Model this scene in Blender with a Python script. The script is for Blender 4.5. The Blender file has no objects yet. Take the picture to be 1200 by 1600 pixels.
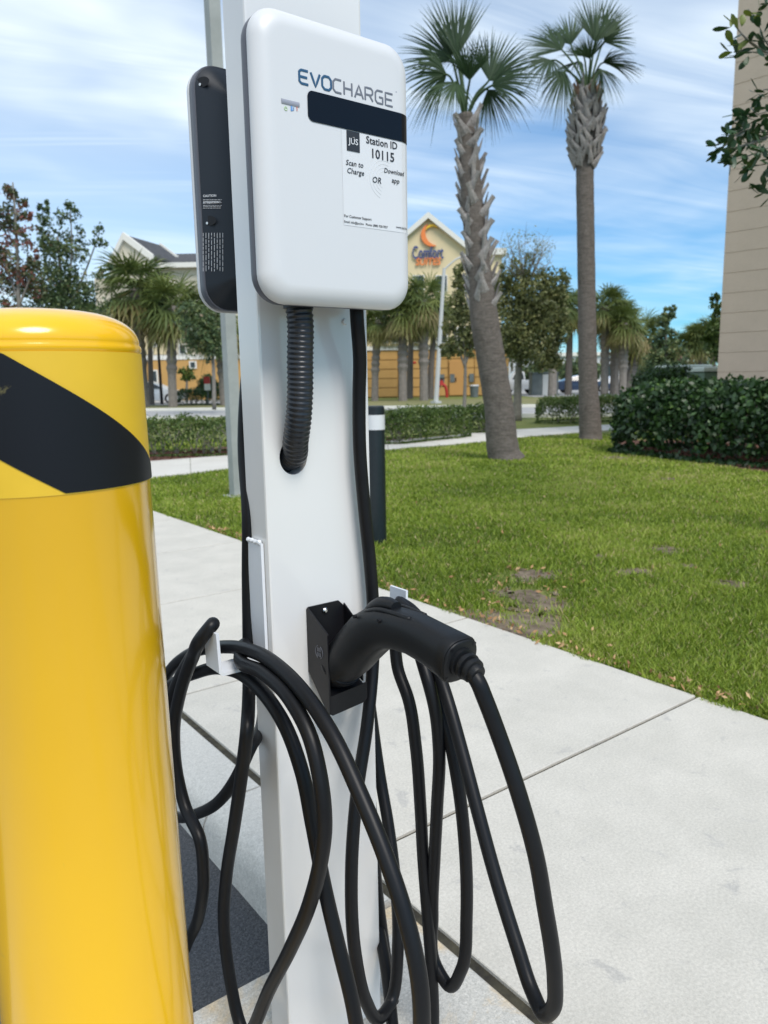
import bpy, math, random
import numpy as np
from mathutils import Vector, Matrix

rnd = random.Random(7)
nrg = np.random.default_rng(7)
sc = bpy.context.scene
COL = sc.collection

# ------------------------------------------------------------------ camera
FPX, CAM_H = 1175.0, 1.10
YAW, PITCH, ROLL = math.radians(37), math.radians(9.75), math.radians(1.0)
F0 = Vector((math.sin(YAW), math.cos(YAW), 0)); R0 = Vector((math.cos(YAW), -math.sin(YAW), 0)); ZZ = Vector((0, 0, 1))
FP = F0 * math.cos(PITCH) - ZZ * math.sin(PITCH); U0 = ZZ * math.cos(PITCH) + F0 * math.sin(PITCH)
RC = R0 * math.cos(ROLL) - U0 * math.sin(ROLL); UC = U0 * math.cos(ROLL) + R0 * math.sin(ROLL)
CP = Vector((0, 0, CAM_H))
cam_d = bpy.data.cameras.new('camera'); cam = bpy.data.objects.new('camera', cam_d); COL.objects.link(cam)
cam.matrix_world = Matrix((( RC.x, UC.x, -FP.x, 0), (RC.y, UC.y, -FP.y, 0), (RC.z, UC.z, -FP.z, CAM_H), (0, 0, 0, 1)))
cam_d.sensor_fit = 'VERTICAL'; cam_d.sensor_height = 36; cam_d.lens = 36 * FPX / 1600
cam_d.clip_start = .05; cam_d.clip_end = 3000
cam_d.dof.use_dof = True; cam_d.dof.focus_distance = 1.02; cam_d.dof.aperture_fstop = 9
sc.camera = cam

# ------------------------------------------------------------------ light
SUN_EL, SUN_AZ = 52, 188          # azimuth measured clockwise from +Y
def dir_of(az, el):
    a, e = math.radians(az), math.radians(el)
    return Vector((math.sin(a) * math.cos(e), math.cos(a) * math.cos(e), math.sin(e)))
sd = dir_of(SUN_AZ, SUN_EL)
sl = bpy.data.lights.new('sun', 'SUN'); sl.energy = 2.2; sl.angle = math.radians(26); sl.color = (1, .93, .85)
so = bpy.data.objects.new('sun', sl); COL.objects.link(so); so.rotation_euler = sd.to_track_quat('Z', 'Y').to_euler()
so.location = sd * 50

w = bpy.data.worlds.new('World'); sc.world = w; w.use_nodes = True
nt = w.node_tree; nt.nodes.clear()
def N(t, **kw):
    n = nt.nodes.new(t)
    for k, v in kw.items(): setattr(n, k, v)
    return n
def L(a, b): nt.links.new(a, b)
def MA(op, a, b=None, c=None):
    n = N('ShaderNodeMath', operation=op)
    for i, q in enumerate((a, b, c)):
        if q is None: continue
        if isinstance(q, (int, float)): n.inputs[i].default_value = q
        else: L(q, n.inputs[i])
    return n.outputs[0]
sky = N('ShaderNodeTexSky', sky_type='NISHITA'); sky.sun_disc = False
sky.sun_elevation = math.radians(SUN_EL); sky.sun_rotation = math.radians(SUN_AZ)
sky.air_density = 1.0; sky.dust_density = .35; sky.ozone_density = 1.8
tc = N('ShaderNodeTexCoord')
dR = N('ShaderNodeVectorMath', operation='DOT_PRODUCT'); L(tc.outputs['Generated'], dR.inputs[0]); dR.inputs[1].default_value = R0
dF = N('ShaderNodeVectorMath', operation='DOT_PRODUCT'); L(tc.outputs['Generated'], dF.inputs[0]); dF.inputs[1].default_value = F0
sp = N('ShaderNodeSeparateXYZ'); L(tc.outputs['Generated'], sp.inputs[0])
zc = MA('MAXIMUM', sp.outputs[2], 0.0)
den = MA('ADD', zc, .10)
u = MA('DIVIDE', dR.outputs['Value'], den); v = MA('DIVIDE', dF.outputs['Value'], den)
def noise(su, sv, rot, scale, detail, rough, dist, off=0):
    c = N('ShaderNodeCombineXYZ')
    cr, sr = math.cos(rot), math.sin(rot)
    L(MA('MULTIPLY', MA('ADD', MA('MULTIPLY', u, cr), MA('MULTIPLY', v, sr)), su), c.inputs[0])
    L(MA('MULTIPLY', MA('SUBTRACT', MA('MULTIPLY', v, cr), MA('MULTIPLY', u, sr)), sv), c.inputs[1])
    c.inputs[2].default_value = off
    n = N('ShaderNodeTexNoise'); L(c.outputs[0], n.inputs['Vector'])
    n.inputs['Scale'].default_value = scale; n.inputs['Detail'].default_value = detail
    n.inputs['Roughness'].default_value = rough; n.inputs['Distortion'].default_value = dist
    return n.outputs['Fac']
big = noise(.55, .8, .25, 1.0, 4, .55, .4, 3.7)
fine = noise(.28, 1.5, .35, 2.0, 7, .6, .9, 1.3)
strk = noise(.10, 2.0, .12, 1.6, 5, .6, .3, 6.1)
def smooth(x, a, b):
    n = N('ShaderNodeMapRange', interpolation_type='SMOOTHSTEP'); L(x, n.inputs[0])
    n.inputs[1].default_value = a; n.inputs[2].default_value = b
    return n.outputs[0]
c1 = MA('MULTIPLY', smooth(big, .30, .68), MA('ADD', MA('MULTIPLY', smooth(fine, .26, .76), .62), .38))
c2 = MA('MULTIPLY', smooth(strk, .48, .78), .55)
cov = MA('MAXIMUM', c1, c2)
hi = smooth(sp.outputs[2], .08, .42)                 # thinner cloud near the horizon
cov = MA('MULTIPLY', cov, MA('ADD', MA('MULTIPLY', hi, .34), .50))
lefty = smooth(dR.outputs['Value'], .25, -.35)
cov = MA('MINIMUM', MA('ADD', cov, MA('MULTIPLY', lefty, .40)), .94)
mix = N('ShaderNodeMix', data_type='RGBA')
L(cov, mix.inputs[0]); 
tint = N('ShaderNodeMix', data_type='RGBA', blend_type='MULTIPLY'); tint.inputs[0].default_value = 1
L(sky.outputs[0], tint.inputs[6]); tint.inputs[7].default_value = (.42, .90, 1.22, 1)
L(tint.outputs[2], mix.inputs[6]); mix.inputs[7].default_value = (8.7, 9.6, 10.1, 1)
bgn = N('ShaderNodeBackground'); bgn.inputs[1].default_value = .085; L(mix.outputs[2], bgn.inputs[0])
wo = N('ShaderNodeOutputWorld'); L(bgn.outputs[0], wo.inputs[0])

sc.view_settings.view_transform = 'Standard'; sc.view_settings.look = 'None'
sc.view_settings.exposure = .56; sc.view_settings.gamma = 1; sc.view_settings.use_curve_mapping = False
sc.cycles.max_bounces = 6; sc.cycles.use_denoising = True

# ------------------------------------------------------------------ helpers
def ray(x, y): return FP + RC * ((x - 600) / FPX) + UC * ((800 - y) / FPX)
def gnd(x, y, z=0.0): d = ray(x, y); return CP + d * ((z - CAM_H) / d.z)
def onX(x, y, X): d = ray(x, y); return CP + d * (X / d.x)
def onY(x, y, Y): d = ray(x, y); return CP + d * (Y / d.y)
def at(x, y, D): d = ray(x, y); return CP + d * (D / d.dot(F0))
def RF(a, b, z=0.0): return R0 * a + F0 * b + ZZ * z
def base(x, D): p = at(x, 600, D); return Vector((p.x, p.y, 0))
def zat(x, y, D): return at(x, y, D).z

GRAIN = {'broom_concrete': (150, .80, 1.08), 'rough_concrete': (220, .72, 1.15), 'kerb_concrete': (200, .78, 1.12), 'asphalt': (260, .6, 1.5), 'palm_bark': (30, .75, 1.15), 'palm_boot': (26, .65, 1.15), 'tan_block': (60, .93, 1.04), 'dark_bollard': (60, .8, 1.2)}
def M(name, col, rough=.6, col2=None, scale=8, detail=4, bump=0, bscale=None, metal=0, spec=.5, coat=0, trans=0, thr=(.35, .65), stretch=None, tint=None, wear=None):
    m = bpy.data.materials.new(name); m.use_nodes = True
    t = m.node_tree; b = t.nodes['Principled BSDF']
    b.inputs['Base Color'].default_value = (*col, 1); b.inputs['Roughness'].default_value = rough
    b.inputs['Metallic'].default_value = metal; b.inputs['Specular IOR Level'].default_value = spec
    b.inputs['Coat Weight'].default_value = coat; b.inputs['Coat Roughness'].default_value = .08
    co = t.nodes.new('ShaderNodeTexCoord')
    src = co.outputs['Object']
    if stretch:
        mp = t.nodes.new('ShaderNodeMapping'); mp.inputs['Scale'].default_value = stretch; t.links.new(src, mp.inputs[0]); src = mp.outputs[0]
    cout = None
    if col2 is not None:
        n = t.nodes.new('ShaderNodeTexNoise'); n.inputs['Scale'].default_value = scale; n.inputs['Detail'].default_value = detail; n.inputs['Roughness'].default_value = .65
        t.links.new(src, n.inputs['Vector'])
        r = t.nodes.new('ShaderNodeMapRange'); r.inputs[1].default_value = thr[0]; r.inputs[2].default_value = thr[1]; t.links.new(n.outputs['Fac'], r.inputs[0])
        mx = t.nodes.new('ShaderNodeMix'); mx.data_type = 'RGBA'; t.links.new(r.outputs[0], mx.inputs[0])
        mx.inputs[6].default_value = (*col, 1); mx.inputs[7].default_value = (*col2, 1); cout = mx.outputs[2]
    if wear is not None:      # (colour, scale, lo, hi)
        n = t.nodes.new('ShaderNodeTexNoise'); n.inputs['Scale'].default_value = wear[1]; n.inputs['Detail'].default_value = 8; n.inputs['Roughness'].default_value = .7
        n.inputs['Distortion'].default_value = .6
        t.links.new(co.outputs['Object'], n.inputs['Vector'])
        r = t.nodes.new('ShaderNodeMapRange'); r.inputs[1].default_value = wear[2]; r.inputs[2].default_value = wear[3]; t.links.new(n.outputs['Fac'], r.inputs[0])
        mx = t.nodes.new('ShaderNodeMix'); mx.data_type = 'RGBA'; t.links.new(r.outputs[0], mx.inputs[0])
        if cout: t.links.new(cout, mx.inputs[6])
        else: mx.inputs[6].default_value = (*col, 1)
        mx.inputs[7].default_value = (*wear[0], 1); cout = mx.outputs[2]
    if name in GRAIN:         # fine mineral speckle
        gs, glo, ghi = GRAIN[name]
        n = t.nodes.new('ShaderNodeTexNoise'); n.inputs['Scale'].default_value = gs; n.inputs['Detail'].default_value = 3; n.inputs['Roughness'].default_value = .8
        t.links.new(co.outputs['Object'], n.inputs['Vector'])
        r = t.nodes.new('ShaderNodeMapRange'); r.inputs[1].default_value = .32; r.inputs[2].default_value = .68; r.inputs[3].default_value = glo; r.inputs[4].default_value = ghi
        t.links.new(n.outputs['Fac'], r.inputs[0])
        mx = t.nodes.new('ShaderNodeMix'); mx.data_type = 'RGBA'; mx.blend_type = 'MULTIPLY'; mx.inputs[0].default_value = 1
        if cout: t.links.new(cout, mx.inputs[6])
        else: mx.inputs[6].default_value = (*col, 1)
        t.links.new(r.outputs[0], mx.inputs[7]); cout = mx.outputs[2]
    if tint is not None:      # per-leaf attribute picks a leaf's own colour
        a = t.nodes.new('ShaderNodeAttribute'); a.attribute_name = 'tint'
        cr = t.nodes.new('ShaderNodeValToRGB'); t.links.new(a.outputs['Fac'], cr.inputs[0])
        els = cr.color_ramp.elements
        els[0].position = 0; els[0].color = (*tint[0], 1); els[1].position = 1; els[1].color = (*tint[-1], 1)
        for i, c in enumerate(tint[1:-1]):
            e = els.new((i + 1) / (len(tint) - 1)); e.color = (*c, 1)
        cout = cr.outputs[0]
    if cout: t.links.new(cout, b.inputs['Base Color'])
    if bump:
        n2 = t.nodes.new('ShaderNodeTexNoise'); n2.inputs['Scale'].default_value = bscale or scale * 3; n2.inputs['Detail'].default_value = 6
        t.links.new(src, n2.inputs['Vector'])
        bp = t.nodes.new('ShaderNodeBump'); bp.inputs['Strength'].default_value = bump; bp.inputs['Distance'].default_value = .02
        t.links.new(n2.outputs['Fac'], bp.inputs['Height']); t.links.new(bp.outputs[0], b.inputs['Normal'])
    if trans:
        tr = t.nodes.new('ShaderNodeBsdfTranslucent'); ad = t.nodes.new('ShaderNodeMixShader'); ad.inputs[0].default_value = trans
        if cout: t.links.new(cout, tr.inputs[0])
        else: tr.inputs[0].default_value = (*col, 1)
        t.links.new(b.outputs[0], ad.inputs[1]); t.links.new(tr.outputs[0], ad.inputs[2])
        t.links.new(ad.outputs[0], t.nodes['Material Output'].inputs[0])
    return m

class MB:
    def __init__(s): s.v = []; s.f = []; s.t = []
    def add(s, vs, fs, tint=None):
        o = len(s.v); s.v.extend([tuple(q) for q in vs]); s.f.extend([tuple(i + o for i in f) for f in fs])
        s.t.extend([rnd.random() if tint is None else tint] * len(vs)); return s
    def box(s, x0, x1, y0, y1, z0, z1, mat=None):
        vs = [Vector((x, y, z)) for z in (z0, z1) for y in (y0, y1) for x in (x0, x1)]
        if mat is not None: vs = [mat @ q for q in vs]
        return s.add(vs, [(0, 2, 3, 1), (4, 5, 7, 6), (0, 1, 5, 4), (2, 6, 7, 3), (0, 4, 6, 2), (1, 3, 7, 5)])
    def bbox(s, x0, x1, y0, y1, z0, z1, b):          # box whose top edges are chamfered
        vs = []
        for (i, z) in ((0, z0), (0, z1 - b), (b, z1)):
            vs += [(x0 + i, y0 + i, z), (x1 - i, y0 + i, z), (x1 - i, y1 - i, z), (x0 + i, y1 - i, z)]
        fs = [(3, 2, 1, 0), (8, 9, 10, 11)]
        for k in (0, 4):
            for i in range(4): j = (i + 1) % 4; fs.append((k + i, k + j, k + 4 + j, k + 4 + i))
        return s.add(vs, fs)
    def loft(s, rings, cap0=True, cap1=True, closed=True):
        n = len(rings[0]); vs = [q for r in rings for q in r]; fs = []
        for k in range(len(rings) - 1):
            for i in range(n if closed else n - 1):
                j = (i + 1) % n; fs.append((k * n + i, k * n + j, (k + 1) * n + j, (k + 1) * n + i))
        if cap0: fs.append(tuple(reversed(range(n))))
        if cap1: fs.append(tuple(range((len(rings) - 1) * n, len(rings) * n)))
        return s.add(vs, fs)
    def tube(s, pts, rad, seg=8, flat=None, cap=True):
        pts = [Vector(p) for p in pts]; n = len(pts)
        if not hasattr(rad, '__len__'): rad = [rad] * n
        T = [(pts[min(i + 1, n - 1)] - pts[max(i - 1, 0)]).normalized() for i in range(n)]
        a = Vector((0, 0, 1)) if abs(T[0].z) < .9 else Vector((1, 0, 0))
        if flat is not None: a = Vector(flat[0])
        nn = (a - T[0] * a.dot(T[0])).normalized(); rings = []
        for i in range(n):
            nn = (nn - T[i] * nn.dot(T[i])).normalized(); bb = T[i].cross(nn)
            fl = flat[1] if flat is not None else 1
            rings.append([pts[i] + nn * (math.cos(q) * rad[i] * fl) + bb * (math.sin(q) * rad[i]) for q in (2 * math.pi * k / seg for k in range(seg))])
        return s.loft(rings, cap, cap)
    def prism(s, poly, axis, a, b):
        """poly: 2-D points in the two other axes, extruded along axis from a to b"""
        def P(q, c): return {'x': (c, q[0], q[1]), 'y': (q[0], c, q[1]), 'z': (q[0], q[1], c)}[axis]
        n = len(poly); vs = [P(q, a) for q in poly] + [P(q, b) for q in poly]
        return s.add(vs, [tuple(range(n)), tuple(range(2 * n - 1, n - 1, -1))] + [(i, i + n, (i + 1) % n + n, (i + 1) % n) for i in range(n)])
    def build(s, name, mat, parent=None, smooth=False, sharp=35, tint=False, loc=None):
        me = bpy.data.meshes.new(name); me.from_pydata(s.v, [], s.f); me.materials.append(mat)
        if tint:
            at_ = me.attributes.new('tint', 'FLOAT', 'POINT'); at_.data.foreach_set('value', s.t)
        fix(me, smooth, sharp)
        return link(name, me, parent, loc)
def fix(me, smooth, sharp=35):
    import bmesh
    bm = bmesh.new(); bm.from_mesh(me); bmesh.ops.recalc_face_normals(bm, faces=bm.faces); bm.to_mesh(me); bm.free()
    if smooth:
        me.shade_smooth()
        if sharp: me.set_sharp_from_angle(angle=math.radians(sharp))
def link(name, me, parent=None, loc=None):
    o = bpy.data.objects.new(name, me); COL.objects.link(o)
    if parent is not None: o.parent = parent
    if loc is not None: o.location = loc
    return o
def np_obj(name, V, Fq, mat, parent=None, tint=None, k=4):
    """big meshes straight from numpy: V (n,3), Fq (m,k)"""
    me = bpy.data.meshes.new(name); n, m = len(V), len(Fq)
    me.vertices.add(n); me.vertices.foreach_set('co', np.ascontiguousarray(V, dtype=np.float32).ravel())
    me.loops.add(m * k); me.loops.foreach_set('vertex_index', np.ascontiguousarray(Fq, dtype=np.int32).ravel())
    me.polygons.add(m); me.polygons.foreach_set('loop_start', np.arange(0, m * k, k, dtype=np.int32))
    me.update(calc_edges=True)
    if tint is not None:
        a = me.attributes.new('tint', 'FLOAT', 'POINT'); a.data.foreach_set('value', np.ascontiguousarray(tint, dtype=np.float32))
    me.materials.append(mat)
    return link(name, me, parent)
def tag(o, label=None, cat=None, group=None, kind=None):
    if label: o['label'] = label
    if cat: o['category'] = cat
    if group: o['group'] = group
    if kind: o['kind'] = kind
    return o
def thing(name, label, cat, loc=(0, 0, 0), rz=0, group=None):
    o = bpy.data.objects.new(name, None); COL.objects.link(o); o.location = loc; o.rotation_euler = (0, 0, rz)
    o.empty_display_size = .1
    return tag(o, label, cat, group)
def copy_tree(o, parent=None, kids=None):
    c = o.copy(); COL.objects.link(c); c.parent = parent
    for ch in [q for q in list(COL.objects) if q.parent == o]: copy_tree(ch, c)
    return c
def lay(poly, z, name, mat, parent=None):
    return MB().add([(p[0], p[1], z) for p in poly], [tuple(range(len(poly)))]).build(name, mat, parent)
def spline(pts, per=10, closed=False):
    P = [Vector(p) for p in pts]; out = []
    for i in range(len(P) - 1):
        a = P[i - 1] if i else P[0] * 2 - P[1]; b, c = P[i], P[i + 1]; d = P[i + 2] if i + 2 < len(P) else P[-1] * 2 - P[-2]
        ta = (c - a) * .5; tb = (d - b) * .5
        L1 = (c - b).length
        la = (b - a).length; lb = (d - c).length      # finite-difference tangents weighted by spacing
        ta = ((c - b) / max(L1, 1e-6) * la + (b - a) / max(la, 1e-6) * L1) / (la + L1) * L1
        tb = ((d - c) / max(lb, 1e-6) * L1 + (c - b) / max(L1, 1e-6) * lb) / (L1 + lb) * L1
        for k in range(per):
            t = k / per; t2, t3 = t * t, t * t * t
            out.append(b * (2 * t3 - 3 * t2 + 1) + ta * (t3 - 2 * t2 + t) + c * (-2 * t3 + 3 * t2) + tb * (t3 - t2))
    out.append(P[-1]); return out
def text_mesh(body, size, align='LEFT', shear=0, bold=0, extrude=0, spacing=1, res=3):
    c = bpy.data.curves.new('t', 'FONT'); c.body = body; c.size = size; c.align_x = align; c.shear = shear; c.offset = bold
    c.extrude = extrude; c.space_character = spacing; c.resolution_u = res
    o = bpy.data.objects.new('t', c); COL.objects.link(o); bpy.context.view_layer.update()
    me = bpy.data.meshes.new_from_object(o); bpy.data.objects.remove(o); bpy.data.curves.remove(c)
    return me
def rrect(w2, h2, r, n=6):
    r = max(r, .0005); pts = []
    for cx, cz, a0 in ((w2 - r, h2 - r, 0), (-w2 + r, h2 - r, 90), (-w2 + r, -h2 + r, 180), (w2 - r, -h2 + r, 270)):
        for k in range(n + 1):
            a = math.radians(a0 + 90 * k / n); pts.append((cx + r * math.cos(a), cz + r * math.sin(a)))
    return pts

# ------------------------------------------------------------------ materials
concrete = M('broom_concrete', (.60, .575, .515), .85, (.53, .51, .455), 5, 6, .12, 240, wear=((.47, .455, .42), 11, .59, .67))
concrete2 = M('path_concrete', (.62, .60, .55), .85, (.55, .53, .48), 2, 5, .1, 60)
padm = M('rough_concrete', (.46, .455, .42), .9, (.60, .585, .54), 90, 5, .22, 260, wear=((.62, .47, .27), 4, .50, .66))
curbm = M('kerb_concrete', (.50, .495, .46), .9, (.60, .59, .55), 70, 6, .2, 240, wear=((.33, .32, .29), 5, .60, .75))
asphalt = M('asphalt', (.040, .045, .052), .9, (.095, .10, .11), 160, 5, .6, 220)
roadm = M('road_asphalt', (.30, .30, .295), .9, (.36, .355, .345), 1.5, 5)
dirt = M('dark_dirt', (.018, .016, .012), .95, (.06, .055, .035), 30)
soil = M('bare_soil', (.105, .078, .052), .95, (.22, .175, .125), 9, 6, .5, 60)
lawnm = M('lawn_turf', (.13, .17, .025), .95, (.18, .19, .05), 1.3, 6, .6, 70, wear=((.16, .13, .06), .9, .62, .78))
farm = M('dry_lawn', (.16, .17, .055), .95, (.20, .18, .075), .3, 5)
mulchm = M('mulch', (.10, .045, .030), .95, (.17, .08, .055), 30, 4, 1, 60)
grassm = M('grass_blade', (.1, .2, .03), .6, trans=.35, tint=[(.10, .16, .014), (.205, .295, .026), (.30, .395, .042), (.39, .45, .085), (.52, .42, .22)])
leafhedge = M('hedge_leaf', (.03, .07, .02), .45, trans=.12, tint=[(.014, .036, .012), (.025, .060, .017), (.042, .095, .022), (.11, .20, .035)])
leafl = M('shrub_leaf', (.05, .1, .02), .5, trans=.25, tint=[(.040, .075, .014), (.07, .12, .02), (.11, .165, .03), (.20, .22, .06)])
leafoak = M('oak_leaf', (.05, .08, .02), .55, trans=.25, tint=[(.08, .10, .038), (.15, .17, .06), (.22, .23, .085), (.32, .30, .13)])
leafred = M('reddish_leaf', (.06, .06, .03), .5, trans=.2, tint=[(.05, .075, .036), (.08, .11, .045), (.13, .15, .06), (.22, .07, .055), (.26, .10, .07)])
leafdark = M('dark_leaf', (.04, .08, .03), .5, trans=.2, tint=[(.045, .080, .036), (.075, .12, .048), (.11, .16, .06), (.20, .23, .075), (.20, .11, .08)])
palmleaf = M('palm_leaf', (.05, .1, .03), .6, spec=.2, trans=.15, tint=[(.030, .055, .028), (.045, .080, .034), (.065, .11, .038), (.14, .20, .045)])
palmfar = M('far_palm_leaf', (.05, .1, .03), .55, trans=.22, tint=[(.07, .10, .03), (.11, .15, .04), (.16, .20, .05), (.24, .24, .07), (.28, .22, .10)])
nearleaf = M('glossy_leaf', (.02, .05, .02), .35, (.035, .085, .03), 30, trans=.12)
youngleaf = M('young_leaf', (.10, .15, .02), .4, (.16, .19, .03), 30, trans=.25)
bark = M('palm_bark', (.115, .098, .083), .95, (.185, .160, .140), 9, 6, .9, 30, stretch=(1, 1, 4), wear=((.085, .070, .058), 4, .55, .72))
bootm = M('palm_boot', (.30, .275, .255), .9, (.44, .41, .39), 14, 5, .7, 30, stretch=(6, 6, 1), wear=((.15, .115, .09), 5, .55, .75))
farboot = M('far_palm_trunk', (.17, .15, .13), .95, (.25, .22, .19), 4)
bootred = M('fibrous_boot', (.17, .085, .05), .95, (.24, .15, .10), 20, 5, .7, 40)
treebark = M('tree_bark', (.17, .155, .13), .95, (.25, .23, .2), 8, 5, .5)
whitem = M('white_powder_coat', (.75, .745, .73), .20, (.73, .725, .71), 3, coat=.5, bump=.02, bscale=2.5, wear=((.60, .59, .56), 7, .70, .86))
whiteb = M('white_bracket', (.72, .75, .79), .4)
unitw = M('white_plastic', (.64, .645, .65), .38, coat=.08)
unitg = M('grey_plastic', (.10, .105, .125), .45)
unitd = M('charcoal_plastic', (.013, .018, .026), .42, spec=.35)
black = M('black_steel', (.008, .008, .010), .40, spec=.3)
blackp = M('black_plastic', (.008, .009, .0105), .45, spec=.28, bump=.05, bscale=600)
rubber = M('black_rubber', (.007, .0075, .009), .40, (.010, .0105, .012), 12, spec=.22, wear=((.035, .034, .032), 60, .70, .80))
hosem = M('hose_black', (.013, .016, .021), .33, spec=.5)
glass = M('dark_screen', (.004, .006, .010), .10, spec=.22)
steel = M('steel', (.55, .55, .55), .25, metal=1)
yellow = M('yellow_plastic', (.88, .49, .004), .20, (.85, .465, .004), 2.5, coat=.35, bump=.05, bscale=3, wear=((.62, .40, .04), 11, .66, .80))
yellowt = M('yellow_tape', (.76, .48, .025), .5, (.70, .44, .022), 6, wear=((.50, .34, .06), 16, .64, .76))
blackt = M('black_tape', (.008, .009, .012), .42, spec=.25, wear=((.12, .105, .045), 16, .63, .70))
inkm = M('ink_black', (.02, .022, .028), .5)
inkblue = M('ink_teal', (.022, .085, .17), .45)
inkgrey = M('ink_grey', (.15, .16, .19), .45)
paper = M('sticker', (.68, .685, .69), .30)
bollm = M('dark_bollard', (.010, .016, .020), .4)
galv = M('galvanised', (.30, .32, .30), .6, (.36, .38, .36), 4)
lampm = M('lamp_grey', (.50, .51, .50), .6)
wallm = M('tan_block', (.56, .455, .355), .9, (.52, .425, .33), 3, 5, .3, 50)
cream = M('cream_stucco', (.70, .58, .36), .9, (.66, .55, .34), 1)
creamw = M('pale_stucco', (.62, .56, .44), .9)
orange = M('orange_stucco', (.52, .30, .10), .9, (.47, .27, .09), 1)
trimw = M('white_trim', (.72, .70, .64), .7)
roofm = M('dark_shingle', (.05, .052, .058), .9, (.08, .08, .085), 3)
winm = M('window_glass', (.03, .04, .045), .12)
doorm = M('orange_door', (.50, .26, .08), .7)
redp = M('red_paint', (.45, .03, .02), .5)
sign_or = M('sign_orange', (.80, .22, .05), .5); sign_ye = M('sign_yellow', (.85, .50, .03), .5); sign_bl = M('sign_navy', (.03, .06, .20), .5)
silver = M('silver_paint', (.78, .79, .80), .3, coat=.5); carblue = M('dark_blue_paint', (.03, .05, .10), .25, coat=.5); carwhite = M('white_paint', (.75, .76, .78), .3, coat=.4)
tyre = M('tyre', (.02, .02, .02), .8); greenbox = M('green_cabinet', (.12, .19, .135), .5); boxtop = M('pale_cabinet_top', (.50, .56, .50), .5)
greybox = M('grey_enclosure', (.10, .12, .12), .7, (.14, .16, .16), 2)
far_w = M('far_white_wall', (.55, .56, .58), .9)
dead = M('dead_leaf', (.36, .20, .09), .8, tint=[(.22, .10, .045), (.42, .24, .11), (.55, .38, .2)])

# ------------------------------------------------------------------ ground
g = MB().add([(-900, -900, -.30), (900, -900, -.30), (900, 900, -.30), (-900, 900, -.30)], [(0, 1, 2, 3)]).build('ground', farm); tag(g, kind='structure')
o = lay([(-60, -30), (.705, -30), (.705, 60), (-60, 60)], -.12, 'parking_asphalt', asphalt); tag(o, kind='structure')
XG = 2.362
o = lay([(XG - .02, -60), (300, -60), (300, 400), (XG - .02, 400)], -.012, 'lawn', lawnm); tag(o, kind='structure')
o = lay([(-60, 60.01), (XG - .03, 60.01), (XG - .03, 400), (-60, 400)], -.012, 'far_lawn', farm); tag(o, kind='structure')
o = lay([(.885, -30), (XG, -30), (XG, 60), (.885, 60)], -.009, 'joint_dirt', dirt); tag(o, kind='structure')
pad = MB().bbox(-1.2, .889, -2.5, 1.160, -.14, 0, .012).build('concrete_pad', padm); tag(pad, kind='structure')
kerb = bpy.data.objects.new('kerb', None); COL.objects.link(kerb); tag(kerb, kind='structure')
yk = [1.166, 1.76, 3.67, 5.5, 7.4, 9.3, 11.2, 13.1, 15.0, 17, 19, 21, 23]
for a, b in zip(yk[:-1], yk[1:]):
    prof = [(.698, -.14), (.708, -.05), (.722, -.018), (.745, -.004), (.77, 0), (.876, 0), (.884, -.008), (.884, -.14)]
    MB().prism(prof, 'y', a + .004, b - .004).build('kerb_stone', curbm, kerb, smooth=True, sharp=40)
walk = bpy.data.objects.new('sidewalk', None); COL.objects.link(walk); tag(walk, kind='structure')
sl_me = None
for k in range(-3, 22):
    y0 = 1.33 + 1.168 * k
    if sl_me is None:
        so_ = MB().bbox(.906, XG, .006, 1.161, -.10, 0, .002).build('slab', concrete, walk, smooth=False); sl_me = so_.data
    else: so_ = link('slab', sl_me, walk)
    so_.location = (0, y0, 0)
# far path that crosses the lawn, slab by slab
near = [(2.37, 8.55), (3.18, 8.985), (4.38, 9.20), (5.8, 9.55), (7.57, 9.90), (9.9, 9.90), (11.35, 10.15), (13.9, 10.07), (17, 9.0), (21, 6.5)]
farp = [(2.37, 11.0), (3.9, 11.0), (5.25, 10.99), (6.9, 11.15), (8.66, 11.35), (10.3, 11.5), (12.3, 11.9), (15.2, 11.3), (18.6, 10.2), (22.4, 7.6)]
path = bpy.data.objects.new('lawn_path', None); COL.objects.link(path); tag(path, kind='structure')
def lerp2(A, t):
    i = min(int(t), len(A) - 2); q = t - i; return (A[i][0] * (1 - q) + A[i + 1][0] * q, A[i][1] * (1 - q) + A[i + 1][1] * q)
K = 18
for k in range(K):
    t0, t1 = (len(near) - 1) * (k + .006) / K, (len(near) - 1) * (k + .994) / K
    pl = [lerp2(near, t0), lerp2(near, (t0 + t1) / 2), lerp2(near, t1), lerp2(farp, t1), lerp2(farp, (t0 + t1) / 2), lerp2(farp, t0)]
    MB().prism(pl, 'z', -.08, .012).build('slab', concrete2, path)
# mulch beds
def bed(name, pts, z=.004): return tag(lay(pts, z, name, mulchm), kind='structure')
bed('mulch_bed', [(2.45, 11.08), (4.6, 11.06), (6.9, 11.2), (8.7, 11.42), (9.6, 11.6), (9.4, 12.6), (2.45, 12.9)])
bp_ = [gnd(958, 688), gnd(985, 704), gnd(1030, 714), gnd(1110, 726), gnd(1215, 741), gnd(1400, 765)]
bed('hedge_mulch_bed', [(p.x, p.y) for p in bp_] + [(12.2, 2.5), (12.2, 7.6)])
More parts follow.
